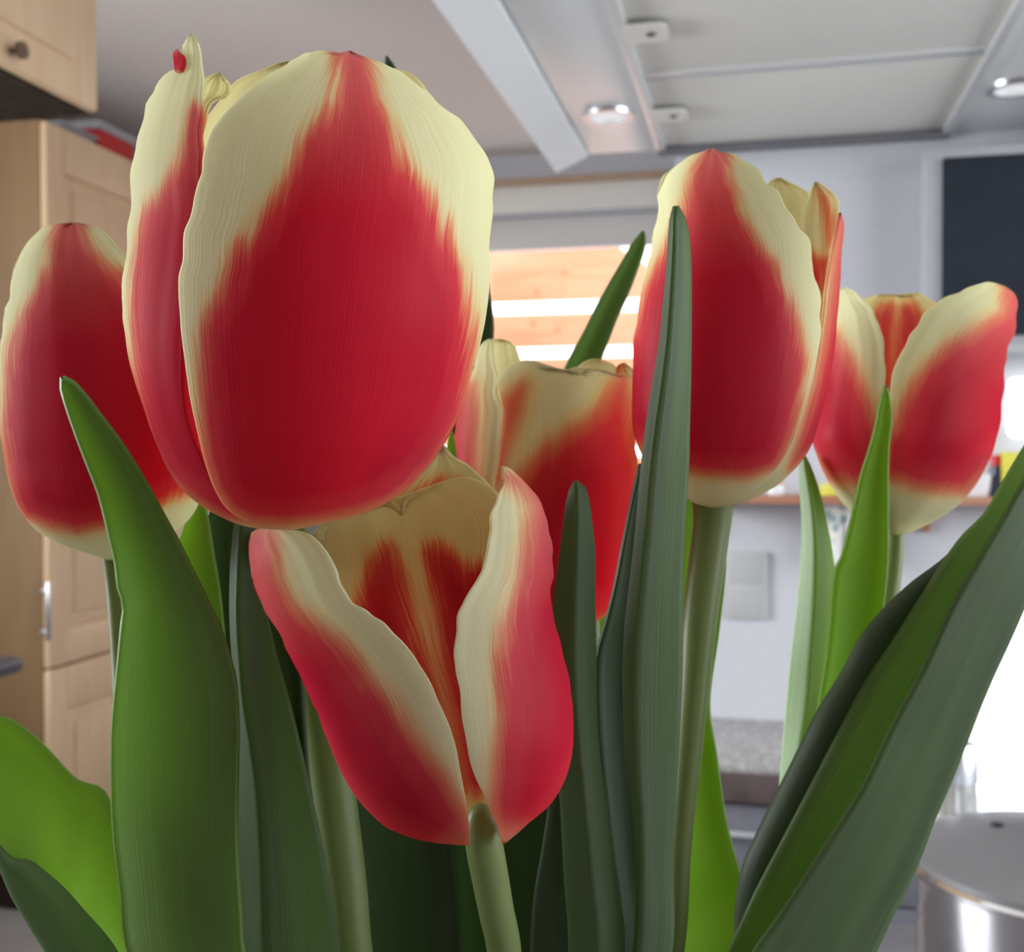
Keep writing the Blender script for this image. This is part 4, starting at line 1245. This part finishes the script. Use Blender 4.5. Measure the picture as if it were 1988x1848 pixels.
# ================================================================== TULIP D: tall bloom right of the middle
Df = Flower([(984, 1347, 1422), (974, 1340, 1445), (960, 1322, 1472), (925, 1283, 1528), (882, 1249, 1562), (813, 1230, 1591), (748, 1229, 1608), (648, 1235, 1622), (544, 1253, 1631),
             (436, 1274, 1638), (380, 1280, 1632), (330, 1305, 1615), (290, 1340, 1575)], 0.255)
tD = tulip('upright closed tulip with a slim leaf standing right in front of it', (1310, 0.25))
D1L = [(1382, 984), (1347, 973), (1329, 960), (1290, 926), (1249, 882), (1238, 856), (1231, 826), (1230, 761), (1232, 704), (1236, 648), (1245, 596), (1254, 544), (1262, 510), (1269, 475),
       (1275, 436), (1280, 397), (1282, 367), (1290, 341), (1312, 326), (1334, 306), (1364, 295), (1383, 291)]
D1R = [(1386, 984), (1424, 976), (1459, 951), (1490, 925), (1520, 886), (1533, 856), (1554, 804), (1567, 765), (1578, 726), (1585, 683), (1589, 640), (1591, 596), (1585, 553), (1576, 523), (1572, 492),
       (1565, 466), (1550, 440), (1528, 410), (1511, 376), (1490, 358), (1481, 341), (1464, 324), (1433, 306), (1403, 300), (1383, 291)]
D1F = [(1371, 290), (1371, 302), (1355, 328), (1344, 362), (1334, 410), (1318, 450), (1295, 492), (1273, 527), (1254, 570), (1240, 640), (1200, 740), (1200, 850), (1250, 868), (1300, 893), (1334, 905), (1381, 914), (1446, 918),
       (1502, 902), (1520, 873), (1537, 826), (1546, 782), (1548, 748), (1550, 704), (1542, 640), (1529, 596), (1511, 553), (1498, 510), (1472, 479), (1446, 440), (1425, 414), (1420, 375), (1410, 349), (1406, 306), (1400, 290)]
petal(Df, tD, D1L, D1R, [D1F], 1, 1.03, flame_off=6, lift=-0.0010, edge=-0.0004, nu=44, nt=100)
# side petal on the right limb
petal(Df, tD, [(1420, 980), (1470, 940), (1520, 885), (1550, 815), (1572, 750), (1586, 690), (1594, 640), (1600, 575), (1608, 520), (1618, 470), (1625, 435), (1630, 414)],
      [(1424, 980), (1490, 953), (1533, 917), (1559, 887), (1576, 856), (1589, 813), (1606, 748), (1617, 683), (1626, 575), (1632, 488), (1636, 436), (1630, 414)],
      [[(1610, 560), (1628, 400), (1700, 400), (1700, 760), (1560, 890), (1530, 910), (1548, 850), (1580, 740), (1600, 640)]], 1, 0.75, jag=0.6, nu=20, nt=60)
petal(Df, tD, [(1400, 970), (1430, 800), (1450, 600), (1462, 450), (1478, 380), (1490, 357), (1500, 349), (1514, 347)],
      [(1420, 970), (1500, 800), (1560, 620), (1582, 500), (1580, 430), (1574, 380), (1563, 369), (1540, 360), (1514, 347)], [[(1440, 880), (1470, 600), (1540, 600), (1500, 850)]], -1, 0.55)
petal(Df, tD, [(1410, 970), (1520, 850), (1580, 700), (1588, 600), (1570, 500), (1562, 455), (1570, 410), (1574, 372), (1583, 354)],
      [(1422, 970), (1545, 870), (1595, 740), (1606, 620), (1612, 530), (1620, 490), (1626, 420), (1622, 384), (1606, 365), (1583, 354)],
      [[(1588, 372), (1604, 380), (1620, 420), (1618, 470), (1606, 480), (1600, 430)], [(1570, 490), (1610, 500), (1606, 545), (1592, 600), (1500, 900), (1540, 700)]], -1, 0.30, nu=26, flame_off=-3, warm=0.3)
petal(Df, tD, [(1370, 970), (1280, 850), (1262, 650), (1285, 480), (1320, 380), (1370, 335)], [(1400, 970), (1440, 850), (1450, 650), (1440, 480), (1420, 380), (1370, 335)],
      [[(1340, 900), (1320, 600), (1400, 600), (1400, 900)]], -1, 0.85)
petal(Df, tD, [(1380, 970), (1360, 850), (1370, 650), (1400, 480), (1430, 390), (1470, 370)], [(1410, 970), (1540, 850), (1580, 650), (1570, 480), (1530, 390), (1470, 370)],
      [[(1420, 900), (1420, 600), (1520, 600), (1480, 900)]], -1, 0.95)
stem(tD, [(1384, 976), (1383, 1010), (1374, 1079), (1360, 1190), (1349, 1330), (1336, 1480), (1322, 1640), (1310, 1848)], [82, 74, 72, 68, 58, 50, 42, 36],
     [0.255, 0.255, 0.254, 0.252, 0.25, 0.248, 0.246, 0.244])
# slim leaf in front of it, folded along one edge
leaf(tD, [[(1233, 1848), (1238, 1720), (1233, 1592), (1220, 1490), (1213, 1361), (1215, 1233), (1226, 1131), (1237, 1030), (1246, 925), (1252, 869), (1260, 808), (1270, 745), (1284, 661), (1289, 609), (1297, 531), (1301, 466), (1305, 423), (1311, 401)],
          [(1240, 1848), (1246, 1720), (1244, 1592), (1236, 1490), (1232, 1361), (1236, 1233), (1246, 1131), (1256, 1030), (1264, 925), (1270, 869), (1278, 808), (1287, 745), (1297, 661), (1301, 609), (1306, 531), (1309, 466), (1310, 423), (1312, 401)],
          [(1302, 1848), (1303, 1669), (1310, 1541), (1318, 1413), (1323, 1285), (1323, 1156), (1328, 1013), (1332, 951), (1335, 900), (1336, 834), (1337, 790), (1338, 748), (1339, 640), (1339, 553), (1337, 488), (1331, 440), (1321, 412), (1313, 401)]],
     (0.222, 0.222), M['leaf'], dz=(0.0015, -0.0012, 0.003))
# bright leaf behind the stem
leaf(tD, [[(1290, 1848), (1305, 1700), (1312, 1592), (1316, 1464), (1320, 1370), (1322, 1210), (1326, 1060), (1330, 990), (1336, 955)],
          [(1450, 1848), (1444, 1735), (1410, 1592), (1391, 1464), (1377, 1372), (1398, 1210), (1409, 1060), (1385, 990), (1345, 955)]], (0.286, 0.282), M['leafb'], bow=0.002)

# ================================================================== TULIP E: bloom on the right
Ef = Flower([(1038, 1722, 1756), (1030, 1708, 1772), (1019, 1688, 1794), (987, 1648, 1848), (954, 1622, 1884), (915, 1600, 1909), (857, 1580, 1933), (790, 1592, 1946), (711, 1605, 1953), (640, 1612, 1969),
             (580, 1618, 1976), (545, 1625, 1965)], 0.31, 0.85)
tE = tulip('half open tulip with an orange inner petal, next to the dark glass cabinet', (1480, 0.262))
E1L = [(1728, 1036), (1727, 1003), (1725, 954), (1724, 890), (1727, 792), (1730, 747), (1737, 714), (1750, 682), (1766, 653), (1786, 627), (1808, 597), (1825, 584), (1857, 568), (1890, 554), (1912, 547), (1935, 551), (1951, 558)]
E1R = [(1745, 1038), (1792, 1020), (1838, 994), (1870, 968), (1896, 935), (1919, 890), (1935, 841), (1945, 776), (1951, 711), (1961, 662), (1971, 623), (1974, 594), (1967, 571), (1951, 558)]
E1F = [(1948, 556), (1947, 607), (1906, 630), (1873, 652), (1841, 670), (1808, 700), (1776, 738), (1756, 770), (1742, 803), (1735, 830), (1715, 860), (1715, 922), (1776, 946), (1825, 952), (1873, 955), (1900, 935),
       (1990, 850), (1990, 560), (1965, 556)]
petal(Ef, tE, E1L, E1R, [E1F], 1, 1.0, soft=0.6, lift=-0.0008, nu=40, nt=80)
E2L = [(1728, 1036), (1690, 1014), (1649, 987), (1623, 954), (1601, 916), (1588, 883), (1580, 857), (1592, 808), (1604, 760), (1610, 700), (1614, 640), (1618, 595), (1626, 568), (1640, 559)]
E2R = [(1736, 1036), (1738, 980), (1735, 900), (1728, 800), (1721, 745), (1719, 695), (1714, 656), (1701, 623), (1684, 590), (1669, 578), (1656, 567), (1640, 559)]
E2F = [(1560, 640), (1625, 650), (1655, 695), (1674, 743), (1690, 780), (1705, 830), (1725, 900), (1725, 935), (1670, 940), (1607, 928), (1560, 860)]
petal(Ef, tE, E2L, E2R, [E2F], 1, 0.93, soft=0.6, nu=36, nt=70)
petal(Ef, tE, [(1728, 1010), (1690, 900), (1665, 760), (1658, 660), (1664, 610), (1678, 584), (1701, 576), (1724, 572), (1745, 575)],
      [(1745, 1010), (1800, 900), (1830, 760), (1838, 660), (1830, 606), (1817, 588), (1802, 581), (1786, 572), (1765, 574), (1745, 575)],
      [[(1700, 615), (1722, 595), (1728, 612), (1722, 680), (1728, 800), (1722, 800), (1712, 700)], [(1748, 600), (1770, 596), (1784, 615), (1790, 680), (1770, 850), (1736, 850), (1738, 680)]], -1, 0.55, flame_off=7)
petal(Ef, tE, [(1720, 1015), (1640, 900), (1622, 760), (1625, 660), (1634, 600), (1660, 575)], [(1735, 1015), (1740, 900), (1740, 760), (1730, 660), (1710, 605), (1660, 575)],
      [[(1680, 950), (1660, 750), (1700, 750), (1710, 950)]], -1, 0.9)
petal(Ef, tE, [(1735, 1015), (1760, 900), (1790, 760), (1800, 660), (1820, 610), (1870, 590)], [(1755, 1015), (1870, 900), (1920, 760), (1930, 680), (1920, 620), (1870, 590)],
      [[(1770, 950), (1810, 750), (1880, 750), (1850, 900)]], -1, 0.9)
pistil_in(Ef, tE, 1738, 1000)
stem(tE, [(1737, 1030), (1734, 1080), (1722, 1170), (1690, 1320), (1630, 1500), (1550, 1700), (1490, 1848)], [34, 38, 42, 46, 48, 50, 52], [0.31, 0.31, 0.309, 0.305, 0.295, 0.28, 0.268])
# leaf in front of it
leaf(tE, [[(1560, 1848), (1572, 1600), (1582, 1440), (1591, 1362), (1605, 1275), (1614, 1184), (1623, 1101), (1633, 1084), (1646, 1036), (1659, 980), (1672, 922), (1688, 873), (1701, 825), (1708, 782), (1720, 748)],
          [(1600, 1848), (1630, 1600), (1655, 1440), (1676, 1362), (1698, 1275), (1715, 1179), (1722, 1115), (1724, 1070), (1724, 1030), (1724, 987), (1724, 922), (1726, 857), (1731, 812), (1727, 770), (1720, 748)]],
     (0.290, 0.276), M['leafb'], bow=0.003)
leaf(tE, [[(1500, 1848), (1508, 1650), (1515, 1523), (1520, 1459), (1527, 1367), (1536, 1275), (1550, 1160), (1559, 1046), (1558, 987), (1553, 922), (1557, 884)],
          [(1540, 1848), (1542, 1650), (1545, 1523), (1552, 1459), (1565, 1367), (1572, 1275), (1580, 1160), (1581, 1046), (1576, 987), (1566, 922), (1559, 884)],
          [(1590, 1848), (1594, 1650), (1598, 1523), (1602, 1459), (1608, 1367), (1614, 1275), (1621, 1160), (1612, 1060), (1601, 1009), (1591, 964), (1575, 915), (1560, 884)]],
     (0.300, 0.302), M['leafp'], dz=(0.004, 0.0, 0.003), mat2=M['leafb'], split=0.5)
# large arching leaf crossing the right edge
leaf(tE, [[(1412, 1848), (1440, 1785), (1463, 1734), (1513, 1638), (1564, 1541), (1623, 1427), (1674, 1330), (1738, 1234), (1793, 1147), (1827, 1094), (1866, 1041), (1908, 1000), (1935, 955), (1965, 905), (2000, 850), (2050, 770)],
          [(1697, 1848), (1729, 1780), (1770, 1698), (1790, 1650), (1811, 1592), (1839, 1528), (1876, 1436), (1899, 1376), (1926, 1312), (1958, 1243), (1988, 1174), (2012, 1110), (2032, 1050), (2050, 980), (2062, 880), (2060, 762)],
          [(1463, 1848), (1500, 1796), (1536, 1743), (1610, 1629), (1674, 1528), (1729, 1413), (1763, 1350), (1793, 1294), (1848, 1174), (1899, 1087), (1924, 1044), (1949, 1003), (1970, 965), (1988, 935), (2020, 880), (2056, 766)]],
     (0.240, 0.252), M['leafb2'], dz=(0.012, 0.004, -0.008), nsub=14, mat2=M['leaf'], split=0.5)
leaf(tE, [[(1424, 1848), (1430, 1760), (1444, 1679), (1472, 1615), (1513, 1532), (1554, 1450), (1591, 1376), (1637, 1303), (1674, 1234), (1720, 1179), (1770, 1133), (1830, 1089), (1870, 1050)],
          [(1500, 1848), (1520, 1760), (1550, 1679), (1590, 1590), (1630, 1510), (1660, 1430), (1690, 1370), (1725, 1300), (1760, 1230), (1790, 1180), (1820, 1130), (1850, 1090), (1872, 1050)]],
     (0.258, 0.262), M['leafd'], bow=-0.004)

# ================================================================== TULIP F: bloom on the left
Ff = Flower([(1086, 200, 236), (1079, 180, 262), (1071, 158, 285), (1036, 87, 345), (984, 38, 388), (885, 10, 400), (755, 0, 400), (625, 9, 372), (525, 30, 332), (465, 62, 282), (430, 100, 235)], 0.25, 0.9)
tF = tulip('closed tulip with one leaf crossing in front of it, before the beech cabinet', (300, 0.235))
F1L = [(212, 1086), (173, 1072), (130, 1058), (87, 1037), (61, 1015), (39, 984), (22, 941), (11, 885), (3, 833), (0, 755), (4, 681), (11, 625), (22, 573), (32, 525), (43, 491), (65, 465), (82, 448), (108, 439), (141, 434)]
F1R = [(222, 1086), (285, 1070), (338, 1030), (370, 1000), (392, 950), (400, 885), (398, 755), (385, 680), (360, 610), (320, 560), (275, 520), (240, 487), (216, 461), (190, 447), (164, 438), (141, 434)]
F1F = [(118, 430), (108, 469), (106, 512), (82, 560), (50, 612), (30, 677), (19, 768), (17, 833), (22, 920), (35, 970), (52, 998), (108, 1016), (151, 1024), (200, 1012), (260, 985), (303, 972), (360, 950), (430, 930), (430, 600),
       (300, 560), (238, 543), (199, 517), (173, 491), (162, 465), (157, 430)]
petal(Ff, tF, F1L, F1R, [F1F], 1, 1.0, flame_off=7, nu=48, nt=90, edge=-0.0004, ripple=0.0004)
petal(Ff, tF, [(205, 1080), (80, 960), (40, 800), (50, 650), (90, 530), (150, 470)], [(220, 1080), (250, 960), (260, 800), (260, 650), (230, 530), (150, 470)], [[(150, 1000), (120, 700), (200, 700), (220, 1000)]], -1, 0.85)
petal(Ff, tF, [(215, 1080), (170, 960), (160, 800), (170, 650), (200, 540), (250, 500)], [(230, 1080), (340, 960), (375, 800), (360, 650), (330, 560), (250, 500)], [[(220, 1000), (230, 700), (310, 700), (320, 950)]], -1, 0.9)
petal(Ff, tF, [(210, 1080), (130, 960), (110, 800), (120, 650), (150, 520), (200, 470)], [(228, 1080), (300, 960), (310, 800), (300, 650), (260, 520), (200, 470)], [[(180, 1000), (170, 700), (250, 700), (270, 1000)]], -1, 0.97)
stem(tF, [(219, 1070), (224, 1110), (232, 1180), (240, 1290), (250, 1430), (265, 1600), (285, 1848)], [44, 42, 44, 46, 50, 54, 56], [0.25, 0.25, 0.249, 0.247, 0.243, 0.24, 0.238])
# broad leaf crossing the bloom
leaf(tF, [[(248, 1848), (234, 1734), (220, 1619), (216, 1528), (217, 1413), (226, 1312), (235, 1220), (240, 1174), (230, 1145), (224, 1093), (212, 1041), (203, 1002), (190, 954), (173, 911), (151, 854), (130, 794), (118, 752), (119, 732)],
          [(473, 1848), (468, 1780), (460, 1642), (460, 1528), (462, 1413), (457, 1321), (445, 1275), (427, 1220), (396, 1154), (368, 1097), (342, 1045), (320, 1006), (299, 967), (277, 928), (251, 885), (225, 846), (195, 807), (169, 772), (138, 738), (121, 731)]],
     (0.204, 0.208), M['leafb2'], bow=0.004, nsub=20)
# bent leaf at the lower left
leaf(tF, [[(150, 1848), (120, 1766), (95, 1720), (70, 1690), (35, 1673), (0, 1660), (-74, 1600)],
          [(300, 1848), (280, 1720), (245, 1610), (216, 1562), (196, 1530), (151, 1514), (101, 1463), (69, 1431), (32, 1404), (0, 1390), (-78, 1450)]],
     (0.216, 0.222), M['leafb'], bow=0.003, dz=(0.0, 0.006), nsub=20)
leaf(tF, [[(92, 1848), (55, 1789), (23, 1734), (5, 1688), (-25, 1620), (-70, 1540)],
          [(229, 1848), (161, 1766), (119, 1720), (83, 1690), (60, 1673), (20, 1668), (-74, 1538)]],
     (0.210, 0.214), M['leaf'], bow=-0.002, nsub=14)
# bright and dark leaves behind, between the two stems
leaf(tF, [[(330, 1848), (330, 1500), (335, 1300), (335, 1150), (345, 1060), (365, 1000), (385, 950)], [(440, 1848), (448, 1500), (440, 1300), (425, 1140), (413, 1069), (404, 1010), (390, 950)]],
     (0.262, 0.266), M['leafb'], bow=0.002)
leaf(tF, [[(400, 1848), (405, 1500), (405, 1300), (402, 1140), (400, 1040), (410, 970), (425, 920)], [(500, 1848), (490, 1500), (482, 1300), (472, 1140), (466, 1040), (455, 970), (430, 920)]],
     (0.270, 0.274), M['leafd'], bow=0.003)
